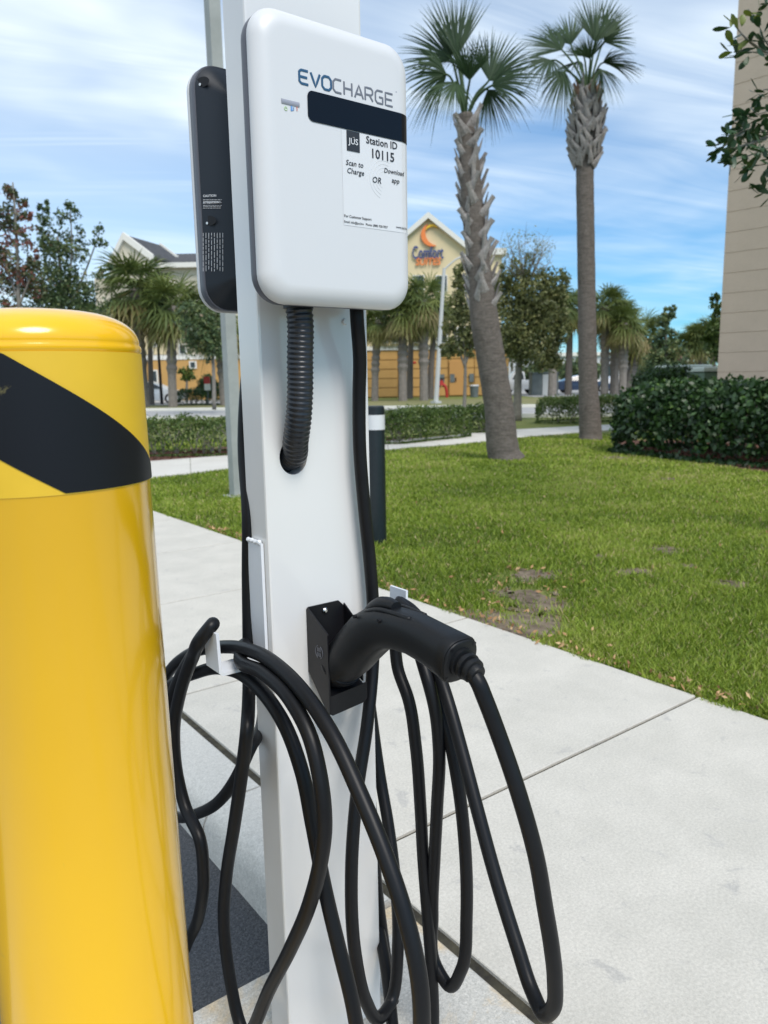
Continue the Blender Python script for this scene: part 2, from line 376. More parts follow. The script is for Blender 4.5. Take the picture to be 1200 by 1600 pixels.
# road, opposite verge, car park
def RFpoly(q): return [RF(a, b)[:2] for a, b in q]
tag(lay(RFpoly([(-120, 28.0), (-10, 26), (5, 23.0), (14, 22.0), (70, 17), (70, 25), (14, 30.5), (5, 31.5), (-10, 35.2), (-120, 40)]), .004, 'road', roadm), kind='structure')
kb = bpy.data.objects.new('road_kerb', None); COL.objects.link(kb); tag(kb, kind='structure')
for A in ([(-60, 37.3), (-10, 35.4), (5, 31.7), (14, 30.7), (60, 26.0)], [(-60, 27.0), (-10, 25.9), (5, 22.9), (14, 21.9), (60, 17.6)]):
    for (a, b), (c, d) in zip(A[:-1], A[1:]):
        p0, p1 = RF(a, b), RF(c, d); nrm = (p1 - p0).normalized().cross(ZZ) * .12
        MB().prism([(p0 + nrm)[:2], (p1 + nrm)[:2], (p1 - nrm)[:2], (p0 - nrm)[:2]], 'z', -.02, .11).build('kerb_stone', trimw, kb)
tag(lay(RFpoly([(-120, 46), (-9, 46), (-9, 60), (-120, 70)]), .004, 'hotel_car_park', roadm), kind='structure')
tag(lay(RFpoly([(10, 50), (80, 45), (90, 95), (10, 95)]), .004, 'far_car_park', roadm), kind='structure')
tag(lay(RFpoly([(-120, 37.6), (-10, 35.6), (5, 31.9), (14, 30.9), (60, 26.3), (60, 49.5), (-120, 45.9)]), -.004, 'verge', farm), kind='structure')

# bare patches in the lawn
spots = [(815, 972, .62, .20), (832, 896, .36, .10), (822, 930, .34, .12), (1040, 858, .22, .085), (995, 892, .30, .07), (1140, 912, .20, .06), (1075, 884, .16, .05), (1045, 748, .25, .10), (960, 715, .5, .16), (790, 925, .2, .06), (850, 945, .30, .10), (935, 868, .12, .05)]
SP = []
pm = MB()
for (x, y, a, b) in spots:
    c = gnd(x, y); SP.append((c.x, c.y, a, b)); vs = []
    for j in range(16):      # many small ragged scraps rather than one disc
        jr = 0 if j == 0 else rnd.uniform(.25, 1.0); ja = rnd.uniform(0, 6.28); js = .55 if j == 0 else rnd.uniform(.10, .30); vs = []
        for k in range(14):
            q = 2 * math.pi * k / 14; rr = js * (1 + rnd.uniform(-.35, .35))
            p = R0 * (a * .55 * (jr * math.cos(ja) + rr * math.cos(q))) + F0 * (b * 1.75 * (jr * math.sin(ja) + rr * math.sin(q))); vs.append((c.x + p.x, c.y + p.y, -.008 + .0002 * j))
        pm.add(vs, [tuple(range(14))])
so2 = pm.build('bare_soil', soil); tag(so2, kind='structure')

# ------------------------------------------------------------------ grass
def blades(n, Dlo, Dhi, pw):
    uu = nrg.random(n * 3)
    D = (Dlo ** (1 - pw) + uu * (Dhi ** (1 - pw) - Dlo ** (1 - pw))) ** (1 / (1 - pw))
    s = nrg.uniform(-.70, .66, n * 3) * D
    X = R0.x * s + F0.x * D; Y = R0.y * s + F0.y * D
    edge = XG + .012 * np.sin(Y * 9) + .012 * np.sin(Y * 23 + 1)
    ok = X > edge
    # keep off the path, beds and bare patches
    nx = np.array([p[0] for p in near]); ny = np.array([p[1] for p in near]); fx = np.array([p[0] for p in farp]); fy = np.array([p[1] for p in farp])
    ok &= ~((Y > np.interp(X, nx, ny) - .0) & (Y < np.interp(X, fx, fy)))
    ok &= ~((Y > 11.0) & (Y < 12.8) & (X < 9.6))
    bx = np.array([p.x for p in bp_][::-1]); by = np.array([p.y for p in bp_][::-1])
    ok &= ~((X > np.interp(Y, by, bx)) & (Y < bp_[0].y + .2) & (X < 12.3))
    keep = np.ones(len(X))
    for (cx, cy, a, b) in SP:
        dx, dy = X - cx, Y - cy
        r = np.sqrt(((dx * R0.x + dy * R0.y) / (a * .55)) ** 2 + ((dx * F0.x + dy * F0.y) / (b * 1.75)) ** 2)
        keep = np.minimum(keep, np.clip((r - .45) / .95, .05, 1))
    # patchy density
    pt = np.sin(X * 2.1 + 1.3 * np.sin(Y * 1.7)) * np.sin(Y * 2.6 + 1.1 * np.sin(X * 2.3)) + .5 * np.sin(X * 7 + Y * 5) * np.sin(Y * 8 - X * 3)
    keep *= np.clip(.80 + .35 * pt, .25, 1)
    ok &= nrg.random(len(X)) < keep
    X, Y, D, pt = X[ok][:n], Y[ok][:n], D[ok][:n], pt[ok][:n]
    m = len(X)
    th = nrg.uniform(0, 2 * np.pi, m); h = nrg.uniform(.018, .046, m) * (1 + .15 * pt) ; lean = nrg.uniform(.2, 1.1, m)
    wd = nrg.uniform(.0022, .0042, m) * np.clip(D / 4.5, .8, 2.6); la = nrg.uniform(0, 2 * np.pi, m)
    h = h * np.clip(.6 + (X - XG) * 3, .6, 1)
    lx, ly = np.cos(la) * lean * h, np.sin(la) * lean * h
    wx, wy = np.cos(th) * wd, np.sin(th) * wd
    z = np.full(m, -.012)
    V = np.stack([np.stack([X - wx, Y - wy, z], 1), np.stack([X + wx, Y + wy, z], 1),
                  np.stack([X + wx * .8 + lx * .45, Y + wy * .8 + ly * .45, z + h * .62], 1), np.stack([X - wx * .8 + lx * .45, Y - wy * .8 + ly * .45, z + h * .62], 1),
                  np.stack([X + lx, Y + ly, z + h], 1)], 1).reshape(-1, 3)
    b5 = np.arange(m)[:, None] * 5
    Fq = np.concatenate([np.concatenate([b5, b5 + 1, b5 + 2], 1), np.concatenate([b5, b5 + 2, b5 + 3], 1), np.concatenate([b5 + 3, b5 + 2, b5 + 4], 1)])
    lowf = np.sin(X * .9 + 2 * np.sin(Y * .55)) * np.sin(Y * .8 - X * .35)
    tn = np.clip(.38 + .20 * pt + .13 * lowf + nrg.normal(0, .22, m), 0, .93); dd = nrg.random(m) < .045; tn[dd] = 1
    return V, Fq, np.repeat(tn, 5)
V, Fq, tn = blades(330000, 1.7, 15.5, 1.25)
tag(np_obj('grass', V, Fq, grassm, None, tn, 3), 'short green lawn grass with thin patches beside the pale pavement', 'grass', kind='stuff')

def leafcards(C, size, tint=None, flat=.0, aspect=.55):
    """pointed leaf quads at centres C"""
    m = len(C); d = nrg.normal(size=(m, 3)); d /= np.linalg.norm(d, axis=1)[:, None]
    e = nrg.normal(size=(m, 3)); e[:, 2] += flat; e = e - d * (e * d).sum(1)[:, None]; e /= np.linalg.norm(e, axis=1)[:, None]
    s = size * nrg.uniform(.6, 1.25, m)[:, None]
    V = np.stack([C - d * s * .5, C + e * s * aspect * .5, C + d * s * .5, C - e * s * aspect * .5], 1).reshape(-1, 3)
    F = np.arange(m * 4).reshape(m, 4)
    if tint is None: tint = np.clip(nrg.normal(.42, .24, m), 0, 1)
    return V, F, np.repeat(tint, 4)

# fallen leaves along the pavement edge and round the bare patch
pts = []
for i in range(620):
    q = rnd.random()
    if q < .62: pts.append((XG + abs(rnd.gauss(0, .045)), rnd.uniform(.7, 5.5)))
    elif q < .8:
        c = rnd.choice(SP[:2] + [SP[9]]); pts.append((c[0] + rnd.gauss(0, .22), c[1] + rnd.gauss(0, .2)))
    else: pts.append((rnd.uniform(2.5, 6.5), rnd.uniform(1.2, 6)))
C_ = np.array([(x, y, rnd.uniform(.004, .03)) for x, y in pts if x > XG - .03])
V, F, t = leafcards(C_, .030, nrg.random(len(C_)), aspect=.4)
tag(np_obj('fallen_leaves', V, F, dead, None, t), 'small brown fallen leaves scattered along the lawn edge', 'leaves', kind='stuff')

# ------------------------------------------------------------------ tan building on the right
wc = at(1120, 600, 12.8)
tb = thing('tan_building', 'tan building wall of long scored courses behind the dark hedge, at the right edge', 'building', (wc.x, wc.y, 0), math.radians(6))
MB().box(.05, 6, -14, -.02, -.02, 9.0).build('wall_core', wallm, tb)
ch = .318; zc0 = .22
MB().box(0, .3, -14, 0, 0, zc0 - .01).build('base_course', wallm, tb)
crs = None
for k in range(27):
    if crs is None: crs = MB().bbox(-ch + .012, 0, -14, 0, 0, .05, .012); 
    m_ = MB()
    z0 = zc0 + k * ch
    m_.loft([[(.0, y, z0 + .006), (.0, y, z0 + ch - .004), (.010, y, z0 + ch), (.06, y, z0 + ch), (.06, y, z0), (.008, y, z0)] for y in (-14, 0)])
    if k == 0: m0 = m_.build('course', wallm, tb); m0z = z0
    else: q = link('course', m0.data, tb); q.location = (0, 0, z0 - m0z)

# ------------------------------------------------------------------ hotel across the road
def hob(name, fn, mat, parent):
    m_ = MB(); fn(m_); return m_.build(name, mat, parent)
HD = 57.0
ho = base(600, HD); hotel = thing('hotel', 'large cream and orange hotel with a gabled front across the road', 'building', ho, -YAW)
S = HD * math.cos(0) / 1192.0
def hx(px): return (px - 600) * S
def hz(px, py): return zat(px, py, HD)
X0, X1 = hx(560), hx(783); zb = hz(650, 546); zt = hz(770, 398); zp = hz(670, 337)
MB().box(X0 - 1, X1, .25, 16, 0, zt).build('wall', cream, hotel)
# gable front: pentagon standing a little proud
gx0, gx1, gxm = hx(600), hx(741), hx(670); ze = hz(735, 395)
MB().prism([(gx0, zb + .3), (gx1, zb + .3), (gx1, ze), (gxm, zp - .35), (gx0, ze)], 'y', -.35, .24).build('gable_wall', cream, hotel)
for s in (-1, 1):
    xe = gx0 - .45 if s < 0 else gx1 + .45
    k = (zp - ze) / (gxm - gx0)
    MB().prism([(gxm, zp - .30), (gxm, zp + .12), (xe, ze - .33), (xe, ze - .72)], 'y', -.75, .9).build('rake_trim', trimw, hotel)
MB().box(X0 - 1, X1 + .3, -.1, 16.3, zt, zt + .45).build('cornice', trimw, hotel)
MB().box(X0 - 1, X1 + .15, -.15, .20, zb - .02, zb + .28).build('band', trimw, hotel)
# orange ground floor laid up in wide recessed panels
nrow = 5; ph = (zb - .1) / nrow
edges = [hx(q) for q in (566, 622, 641, 668, 700, 741, 762, 795)]
MB().box(X0 - 1, X1 + .35, .05, .24, 0, zb - .05).build('ground_floor_wall', orange, hotel)
for a, b in zip(edges[:-1], edges[1:]):
    for r_ in range(nrow):
        MB().box(a + .03, b - .03, -.06, .05, .05 + r_ * ph + .03, .05 + (r_ + 1) * ph - .03).build('panel', orange, hotel)
dd = MB().box(hx(702), hx(723), -.16, -.07, .1, 2.6).build('door', doorm, hotel)
MB().box(hx(711), hx(712.5), -.22, -.165, 1.1, 1.4).build('handle', black, dd)
for q in (690, 706, 736): MB().box(hx(q - 3), hx(q + 4), -.2, -.07, 1.05, 1.65).build('vent', greybox, hotel)
MB().box(hx(672), hx(677), -.16, -.065, .2, 2.9).build('window', winm, hotel)
for px_ in (598, 622, 655, 690, 722):
    for py_ in (445, 492, 525):
        fr = MB().box(hx(px_ - 9), hx(px_ + 9), -.46, -.36, hz(px_, py_ + 12), hz(px_, py_ - 14)).build('window', trimw, hotel)
        MB().box(hx(px_ - 7.5), hx(px_ + 7.5), -.50, -.465, hz(px_, py_ + 10.5), hz(px_, py_ - 12.5)).build('pane', winm, fr)
for px_ in (752, 772):
    for py_ in (440, 490):
        fr = MB().box(hx(px_ - 7), hx(px_ + 7), .15, .245, hz(px_, py_ + 12), hz(px_, py_ - 14)).build('window', trimw, hotel)
        MB().box(hx(px_ - 6), hx(px_ + 6), .11, .145, hz(px_, py_ + 10.5), hz(px_, py_ - 12.5)).build('pane', winm, fr)
# sign on the gable
sg = thing('hotel_sign', 'blue and orange lettered hotel sign with a crescent above, on the cream gable', 'sign', ho, -YAW)
def sign_text(body, mat, x0, x1, zc_, hgt, shear=0, bold=.0):
    me = text_mesh(body, 1, bold=bold, shear=shear, extrude=.02, res=3)
    co = np.zeros(len(me.vertices) * 3); me.vertices.foreach_get('co', co); co = co.reshape(-1, 3)
    mn, mx_ = co.min(0), co.max(0)
    sx = (x1 - x0) / (mx_[0] - mn[0]); sz = hgt / (mx_[1] - mn[1])
    V = np.stack([(co[:, 0] - mn[0]) * sx + x0, -.48 - co[:, 2] * 1.5, (co[:, 1] - mn[1]) * sz + zc_ - hgt / 2], 1)
    me.vertices.foreach_set('co', V.ravel()); me.update(); me.materials.clear(); me.materials.append(mat)
    return link('lettering', me, sg)
sign_text('Comfort', sign_bl, hx(646), hx(693), hz(670, 396), .92, bold=.012)
sign_text('SUITES', sign_or, hx(651), hx(689), hz(670, 410), .52, shear=.15, bold=.015)
def crescent(c, r1, off, r2, a0, a1, mat, name):
    out = [(c[0] + r1 * math.cos(t), c[1] + r1 * math.sin(t)) for t in np.linspace(math.radians(a0), math.radians(a1), 16)]
    c2 = (c[0] + off[0], c[1] + off[1]); e0 = math.atan2(out[-1][1] - c2[1], out[-1][0] - c2[0]); e1 = math.atan2(out[0][1] - c2[1], out[0][0] - c2[0])
    if e0 < 0: e0 += 2 * math.pi
    if e1 < 0: e1 += 2 * math.pi
    R_ = [math.hypot(out[-1][0] - c2[0], out[-1][1] - c2[1]), math.hypot(out[0][0] - c2[0], out[0][1] - c2[1])]
    inn = [(c2[0] + (R_[0] * (1 - k) + R_[1] * k) * math.cos(e0 * (1 - k) + e1 * k), c2[1] + (R_[0] * (1 - k) + R_[1] * k) * math.sin(e0 * (1 - k) + e1 * k)) for k in np.linspace(0, 1, 14)[1:-1]]
    MB().prism(out + inn, 'y', -.55, -.40).build(name, mat, sg)
lc = (hx(676), hz(676, 369))
crescent(lc, .80, (.42, .18), .6, 112, 292, sign_or, 'crescent')
crescent((hx(675.5), hz(675, 362.5)), .44, (.22, -.30), .4, 20, 175, sign_ye, 'crescent_tip')

# left wing of the hotel
LD = 62.0; S2 = LD / 1192.0
def lx(px): return (px - 600) * S2
lo = base(600, LD)
wing = thing('hotel_wing', 'pale hotel wing with dark gabled roof behind the palms on the left', 'building', lo, -YAW)
def lz(px, py): return zat(px, py, LD)
MB().box(lx(236), lx(572), .3, 14, 0, lz(300, 412)).build('wall', creamw, wing)
MB().box(lx(150), lx(236) - .01, 1.5, 14, 0, lz(200, 430)).build('side_wall', creamw, wing)
MB().box(lx(205), lx(572), .05, .299, 0, lz(300, 562)).build('ground_floor_wall', orange, wing)
MB().box(lx(205), lx(572), .0, .31, lz(300, 561.5), lz(300, 554)).build('band', trimw, wing)
MB().box(lx(205), lx(262), .02, .31, lz(300, 553), lz(300, 498)).build('yellow_wall', cream, wing)
for (a, b, c, d) in ((238, 241, 520, 553), (244, 247, 500, 540), (285, 293, 540, 552), (300, 307, 566, 574), (241, 246, 580, 602), (322, 330, 540, 552), (322, 330, 490, 506), (400, 410, 490, 506), (400, 410, 440, 456), (450, 460, 490, 506), (450, 460, 440, 456), (500, 510, 490, 506), (500, 510, 440, 456)):
    fr = MB().box(lx(a) - .12, lx(b) + .12, -.06, .04, lz(a, d) - .1, lz(a, c) + .1).build('window', trimw, wing)
    MB().box(lx(a), lx(b), -.1, -.062, lz(a, d), lz(a, c)).build('pane', winm, fr)
# gable tower, ridge running away to the right
tp = lambda px, py, dy: Vector((lx(px), dy, lz(px, py)))
A_, B_, Cc = tp(188, 418, -.5), tp(216, 373, -.9), tp(259, 408, -1.2)
off = Vector((lx(245) - lx(216), 4.5, -.05))
MB().add([A_, B_, Cc, (Cc.x, Cc.y, lz(259, 470)), (A_.x, A_.y, lz(188, 470)), ], [(0, 1, 2, 3, 4)]).add(
    [A_ + off, B_ + off, Cc + off, (Cc.x + off.x, Cc.y + off.y, lz(259, 470)), (A_.x + off.x, A_.y + off.y, lz(188, 470))], [(0, 1, 2, 3, 4)]).build('gable_wall', creamw, wing)
up = Vector((0, 0, .18))
def slab_roof(p, q, d, name, mat, th=.18, parent=wing):
    u_ = Vector((0, 0, th)); a = [p, q, q + d, p + d]
    return MB().add(a + [v_ + u_ for v_ in a], [(0, 1, 2, 3), (4, 7, 6, 5), (0, 4, 5, 1), (1, 5, 6, 2), (2, 6, 7, 3), (3, 7, 4, 0)]).build(name, mat, parent)
rf_ = slab_roof(B_, Cc, off, 'roof', roofm); slab_roof(A_, B_, off, 'roof', roofm)
for p, q in ((A_, B_), (B_, Cc)):
    slab_roof(p - Vector((0, .25, .25)), q - Vector((0, .25, .25)), Vector((.1, .2, 0)), 'rake_trim', trimw, .55)
    slab_roof(p + off + Vector((0, .02, -.05)), q + off + Vector((0, .02, -.05)), Vector((.05, .2, 0)), 'rake_trim', trimw, .42)
MB().prism([(.0, lz(300, 412)), (5, lz(300, 412) + 1.6), (14, lz(300, 412))], 'x', lx(252), lx(572)).build('low_roof', roofm, wing)
MB().box(lx(252) - .2, lx(572), -.3, -.001, lz(300, 413) - .25, lz(300, 413) + .12).build('fascia', trimw, wing)

# low pale building far behind, right
fb = thing('far_building', 'long low pale building far behind the palms on the right', 'building', base(600, 110), -YAW)
s3 = 110 / 1192
MB().box(195 * s3, 420 * s3, 0, 8, 0, 4.4).build('wall', far_w, fb); MB().box(194 * s3, 421 * s3, -.3, 8.3, 4.41, 4.9).build('roof', trimw, fb)
for q in range(205, 410, 24): MB().box(q * s3, (q + 11) * s3, -.08, -.001, 1.2, 3.2).build('window', winm, fb)

# ------------------------------------------------------------------ vehicles
def car(name, label, px_front, px_rear, D, paint, flip=1, group=None, H=1.45, truck=False):
    c = base((px_front + px_rear) / 2, D); Lc = abs(px_front - px_rear) * D / 1192
    root = thing(name, label, 'car' if not truck else 'pickup', c, -YAW + (0 if flip > 0 else math.pi), group)
    k = Lc / 4.6
    if not truck:
        st = [(-2.3, .45, .80, .80, .62), (-2.2, .30, .95, .95, .80), (-1.75, .24, 1.0, 1.02, .86), (-1.2, .22, .98, 1.30, .88), (-.5, .22, .95, 1.43, .88), (.2, .22, .93, 1.42, .88), (.75, .22, .92, 1.20, .88), (1.25, .22, .90, .93, .88), (1.9, .24, .78, .80, .84), (2.22, .32, .66, .67, .72), (2.3, .42, .56, .57, .55)]
    else:
        st = [(-2.7, .5, 1.05, 1.05, .85), (-2.6, .4, 1.1, 1.1, .95), (-.6, .4, 1.1, 1.1, .95), (-.5, .4, 1.1, 1.75, .95), (.0, .4, 1.1, 1.85, .95), (.7, .4, 1.1, 1.82, .95), (1.3, .4, 1.08, 1.15, .95), (2.2, .42, 1.02, 1.04, .92), (2.6, .5, .9, .9, .8)]
    rings = []
    for (x, z0, zbelt, zr, w_) in st:
        wr = w_ * (.72 if zr > zbelt + .1 else .97)
        zm = (z0 + zbelt) / 2
        rings.append([(x * k, -w_ * .95, z0), (x * k, -w_, zm), (x * k, -w_ * .97, zbelt), (x * k, -wr, zr), (x * k, 0, zr + .03), (x * k, wr, zr), (x * k, w_ * .97, zbelt), (x * k, w_, zm), (x * k, w_ * .95, z0)])
    MB().loft(rings).build('body', paint, root, smooth=True, sharp=30)
    for s in (-1, 1):
        if not truck: wins = [[(-1.15, 1.0), (-.95, 1.24), (-.25, 1.37), (-.25, 1.0)], [(-.19, 1.0), (-.19, 1.37), (.22, 1.36), (.72, 1.14), (.9, .97)]]
        else: wins = [[(-.4, 1.18), (-.3, 1.68), (.15, 1.74), (.15, 1.18)], [(.22, 1.18), (.22, 1.74), (.62, 1.70), (1.1, 1.2)]]
        for wn in wins:
            vs = []
            for (x, z) in wn:
                zb_, zt_ = (.96, 1.42) if not truck else (1.1, 1.84); f_ = (z - zb_) / (zt_ - zb_)
                vs.append((x * k, s * ((.86 if not truck else .92) * (1 - f_) + (.63 if not truck else .68) * f_ + .02), z))
            MB().add(vs, [tuple(range(len(vs)))]).build('side_window', winm, root)
    for x in ((-1.4, 1.45) if not truck else (-1.7, 1.7)):
        for s in (-1, 1):
            R_ = .33 if not truck else .40
            m_ = MB().prism([(x * k + R_ * math.cos(q), R_ + R_ * math.sin(q)) for q in np.linspace(0, 2 * math.pi, 17)[:-1]], 'y', s * .78, s * .90)
            wh = m_.build('wheel', tyre, root)
            MB().prism([(x * k + R_ * .6 * math.cos(q), R_ + R_ * .6 * math.sin(q)) for q in np.linspace(0, 2 * math.pi, 13)[:-1]], 'y', s * .901, s * .92).build('rim', silver, wh)
    for s in (-1, 1): MB().box(2.12 * k, 2.26 * k, s * .45, s * .70, .60, .72).build('headlight', paper, root)
    return root
car('silver_car', 'silver sedan parked beyond the palms, left of the white post', 289, 183, 50.5, silver)
car('blue_car', 'dark blue car parked behind the slender palm on the right', 952, 868, 64, carblue, group=None)
car('white_pickup', 'white pickup truck parked beside the grey enclosure, right of the hotel', 783, 838, 61, carwhite, -1, truck=True)
car('white_car', 'white car between the trunks of the right palm clump', 992, 940, 72, carwhite)

# ------------------------------------------------------------------ street furniture in the distance
def cyl_part(name, mat, par, x, y, z0, z1, r0, r1=None, seg=12):
    return MB().tube([(x, y, z0), (x, y, z1)], [r0, r0 if r1 is None else r1], seg).build(name, mat, par, smooth=True)
p = base(681, 39.5); t = thing('street_lamp', 'leaning grey street lamp post with a long arm in front of the hotel', 'street lamp', p)
top = at(694, 419, 39.5) - p
MB().tube([(0, 0, 0), top * .5, top], [.13, .105, .08], 10).build('post', lampm, t, smooth=True)
arm = [at(694, 421, 39.5) - p, at(703, 413, 39.5) - p, at(713, 405, 39.5) - p, at(722, 401, 39.5) - p]
MB().tube(spline(arm, 5), .045, 6).build('arm', lampm, t, smooth=True)
MB().tube([at(720, 401.5, 39.5) - p, at(726, 400.5, 39.5) - p, at(733, 401.5, 39.5) - p], [.07, .17, .10], 8, flat=((0, 0, 1), .5)).build('lamp_head', lampm, t, smooth=True)
MB().box(-.2, .2, -.2, .2, 0, .12).build('base_plate', lampm, t)
p = base(251, 48); t = thing('lamp_column', 'slim black lamp column among the left palms', 'lamp post', p)
cyl_part('column', black, t, 0, 0, 0, 5.2, .10, .07); MB().tube([(0, 0, 5.2), (0, 0, 5.3), (0, 0, 5.7), (0, 0, 5.85)], [.08, .2, .26, .05], 10).build('lantern', black, t, smooth=True)
p = base(324, 44); t = thing('parking_sign', 'small red and white sign on a thin post before the clipped hedge', 'sign', p, -YAW)
cyl_part('sign_post', greybox, t, 0, 0, 0, 1.5, .03); MB().box(-.18, .18, -.05, -.03, .85, 1.62).build('sign_board', trimw, t); MB().box(-.18, .18, -.058, -.051, 1.22, 1.62).build('red_panel', redp, t)
p = base(640, 55.5); t = thing('red_standpipe', 'tall thin red pipe standing against the orange wall', 'pipe', p, -YAW)
cyl_part('pipe', redp, t, 0, 0, 0, 2.4, .09); MB().tube([(0, 0, 2.35), (.1, .0, 2.5), (.45, .3, 2.5)], .09, 8).build('elbow', redp, t, smooth=True)
p = base(691, 54); t = thing('red_hydrant_valve', 'red fire valve assembly with bent pipes beside the lamp post', 'fire valve', p, -YAW)
MB().tube(spline([(-.32, 0, 0), (-.30, 0, .6), (-.1, 0, .95), (.15, 0, .85), (.3, 0, .45), (.33, 0, 0)], 5), .10, 8).build('bent_pipe', redp, t, smooth=True)
cyl_part('valve_body', redp, t, -.08, 0, .85, 1.25, .2, .15); cyl_part('handwheel', blackp, t, -.05, 0, 1.27, 1.36, .22)
p = base(741, 53); t = thing('litter_bin', 'squat grey litter bin by the orange wall, right of the thin tree', 'bin', p, -YAW)
cyl_part('bin_body', greybox, t, 0, 0, 0, .75, .26, .32); cyl_part('lid', lampm, t, 0, 0, .76, .86, .34, .30)
p = base(849, 56); t = thing('dumpster_enclosure', 'grey walled bin enclosure beside the white pickup', 'enclosure', p, -YAW)
MB().box(-.95, -.2, -.6, .6, 0, 1.55).build('side_panel', greybox, t); MB().box(-.18, .25, -.62, .6, 0, 1.5).build('gate', lampm, t); MB().box(.27, .95, -.6, .6, 0, 1.55).build('side_panel', greybox, t); MB().box(-1.0, 1.0, -.66, .66, 1.56, 1.66).build('cap', greybox, t)
for (a, b, y0, D, lb) in ((1078, 1123, 574, 16.5, 'green utility cabinet with pale lid touching the tan wall'), (1040, 1092, 571, 19.5, 'green utility cabinet half hidden behind a shrub, left of the other cabinet')):
    p = base((a + b) / 2, D); t = thing('utility_cabinet', lb, 'cabinet', p, -YAW + .15); hw = (b - a) / 2 * D / 1192; zt_ = zat(a, y0, D)
    MB().bbox(-hw, hw, -.5, .5, 0, zt_ - .1, .02).build('cabinet_body', greenbox, t); MB().bbox(-hw - .05, hw + .05, -.55, .55, zt_ - .095, zt_, .03).build('cabinet_lid', boxtop, t)
    MB().box(-.012, .012, -.508, -.5005, .1, zt_ - .15).build('door_seam', black, t)
    MB().box(.05, .09, -.53, -.501, .7, .9).build('handle', black, t)

# square grey-green pole behind the charging post
p = gnd(370.5, 775); t = thing('lamp_pole', 'square grey-green pole rising from the grass directly behind the white post', 'pole', (p.x, p.y, 0))
MB().box(-.055, .055, -.055, .055, .0, 7.5).build('shaft', galv, t); MB().bbox(-.11, .11, -.11, .11, -.03, .012, .004).build('base_plate', galv, t)
# black bollard with white band
p = gnd(590, 846); t = thing('black_bollard', 'black bollard with one white band at the lawn edge', 'bollard', (p.x, p.y, 0))
zt_ = zat(592, 634, p.dot(F0)); zb1 = zat(592, 648, p.dot(F0)); zb0 = zat(592, 671, p.dot(F0))
MB().tube([(0, 0, -.03), (0, 0, zb0 - .001)], .0635, 32).build('shaft', bollm, t, smooth=True)
MB().tube([(0, 0, zb0), (0, 0, zb1)], .0655, 32).build('white_band', paper, t, smooth=True)
MB().tube([(0, 0, zb1 + .001), (0, 0, zt_ - .008), (0, 0, zt_)], [.0635, .0635, .056], 32).build('cap', bollm, t, smooth=True)

# ------------------------------------------------------------------ yellow guard bollard
BX, BY, BR = .191 + .003, .820 - .002, .1025
t = thing('yellow_bollard', 'glossy yellow guard bollard with black and yellow striped tape, nearest the camera', 'bollard', (BX, BY, 0))
t.rotation_mode = 'QUATERNION'; t.rotation_quaternion = Matrix.Rotation(-.010, 3, F0).to_quaternion()
prof = [(BR + .004, -.0), (BR + .004, .02), (BR, .03), (BR, 1.133), (BR + .0014, 1.1345), (BR + .0014, 1.139), (BR - .0005, 1.1415)]
dome = [(BR * math.cos(a) ** .55, 1.142 + .034 * math.sin(a)) for a in np.linspace(0.02, math.pi / 2 - .02, 14)]
dome = [(BR - .0008, 1.1418)] + dome[0:] + [(0.002, 1.176)]
def lathe(mb, prof, n=64, cx=0, cy=0):
    rings = [[(cx + r_ * math.cos(q), cy + r_ * math.sin(q), z) for q in (2 * math.pi * k / n for k in range(n))] for r_, z in prof]
    return mb.loft(rings)
lathe(MB(), prof + dome[1:], 96).build('sleeve', yellow, t, smooth=True, sharp=60)
TB0, TB1 = 1.0035, 1.1325
band = lathe(MB(), [(BR - .003, TB0), (BR + .0010, TB0), (BR + .0010, TB1), (BR - .003, TB1)], 96).build('tape_band', yellowt, t, smooth=True, sharp=40)
SLOPE = -.00119
for rep in range(-1, 1):
    mb = MB(); off_ = rep * 180.0
    # clip the slanted stripe between its two edges to the band
    cols = np.linspace(-150 , 20, 120); vs = []
    prev = None
    for ph in cols:
        zu = 1.133 + SLOPE * (ph + 118); zl = 1.0425 + SLOPE * (ph + 126)
        zu, zl = min(zu, TB1 - .0012), max(zl, TB0 + .0012)
        if zu - zl < .0008: prev = None; continue
        a = math.radians(ph + off_)
        cur = [(BX * 0 + (BR + .0018) * math.cos(a), (BR + .0018) * math.sin(a), z) for z in (zl, zu)]
        if prev: mb.add(prev + cur, [(0, 2, 3, 1)])
        prev = cur
    if True: mb.build('black_stripe', blackt, band, smooth=True)

# ------------------------------------------------------------------ white post
PX0, PX1, PY0, PY1, PH = .558, .763, 1.05, 1.120, 2.05
post = thing('charger_post', 'square-edged white steel post carrying two car chargers', 'post', ((PX0 + PX1) / 2, (PY0 + PY1) / 2, 0))
pl = lambda q: Vector(q) - post.location
hc = onY(458.5, 714, PY0); HR = .0255       # cable entry hole
# front sheet is built round the hole, the other three sides are plain
mb = MB(); r = .004; cx, cz = hc.x - post.location.x, hc.z
xl, xr = PX0 - post.location.x, PX1 - post.location.x; yf, yb = PY0 - post.location.y, PY1 - post.location.y
n = 32; zlo, zhi = cz - .09, cz + .09
ringi = [(cx + HR * math.cos(2 * math.pi * k / n), yf, cz + HR * 1.12 * math.sin(2 * math.pi * k / n)) for k in range(n)]
def sq(k):
    a = 2 * math.pi * k / n; c, s = math.cos(a), math.sin(a)
    tx = (((xr - r) if c > 0 else (xl + r)) - cx) / c if abs(c) > 1e-6 else 1e9; tz = ((zhi if s > 0 else zlo) - cz) / s if abs(s) > 1e-6 else 1e9
    q = min(tx, tz); return (cx + q * c, yf, cz + q * s)
ringo = [sq(k) for k in range(n)]
deep = [(x, yf + .03, z) for x, y, z in ringi]
mb.loft([ringo, ringi, deep], cap0=False, cap1=True)
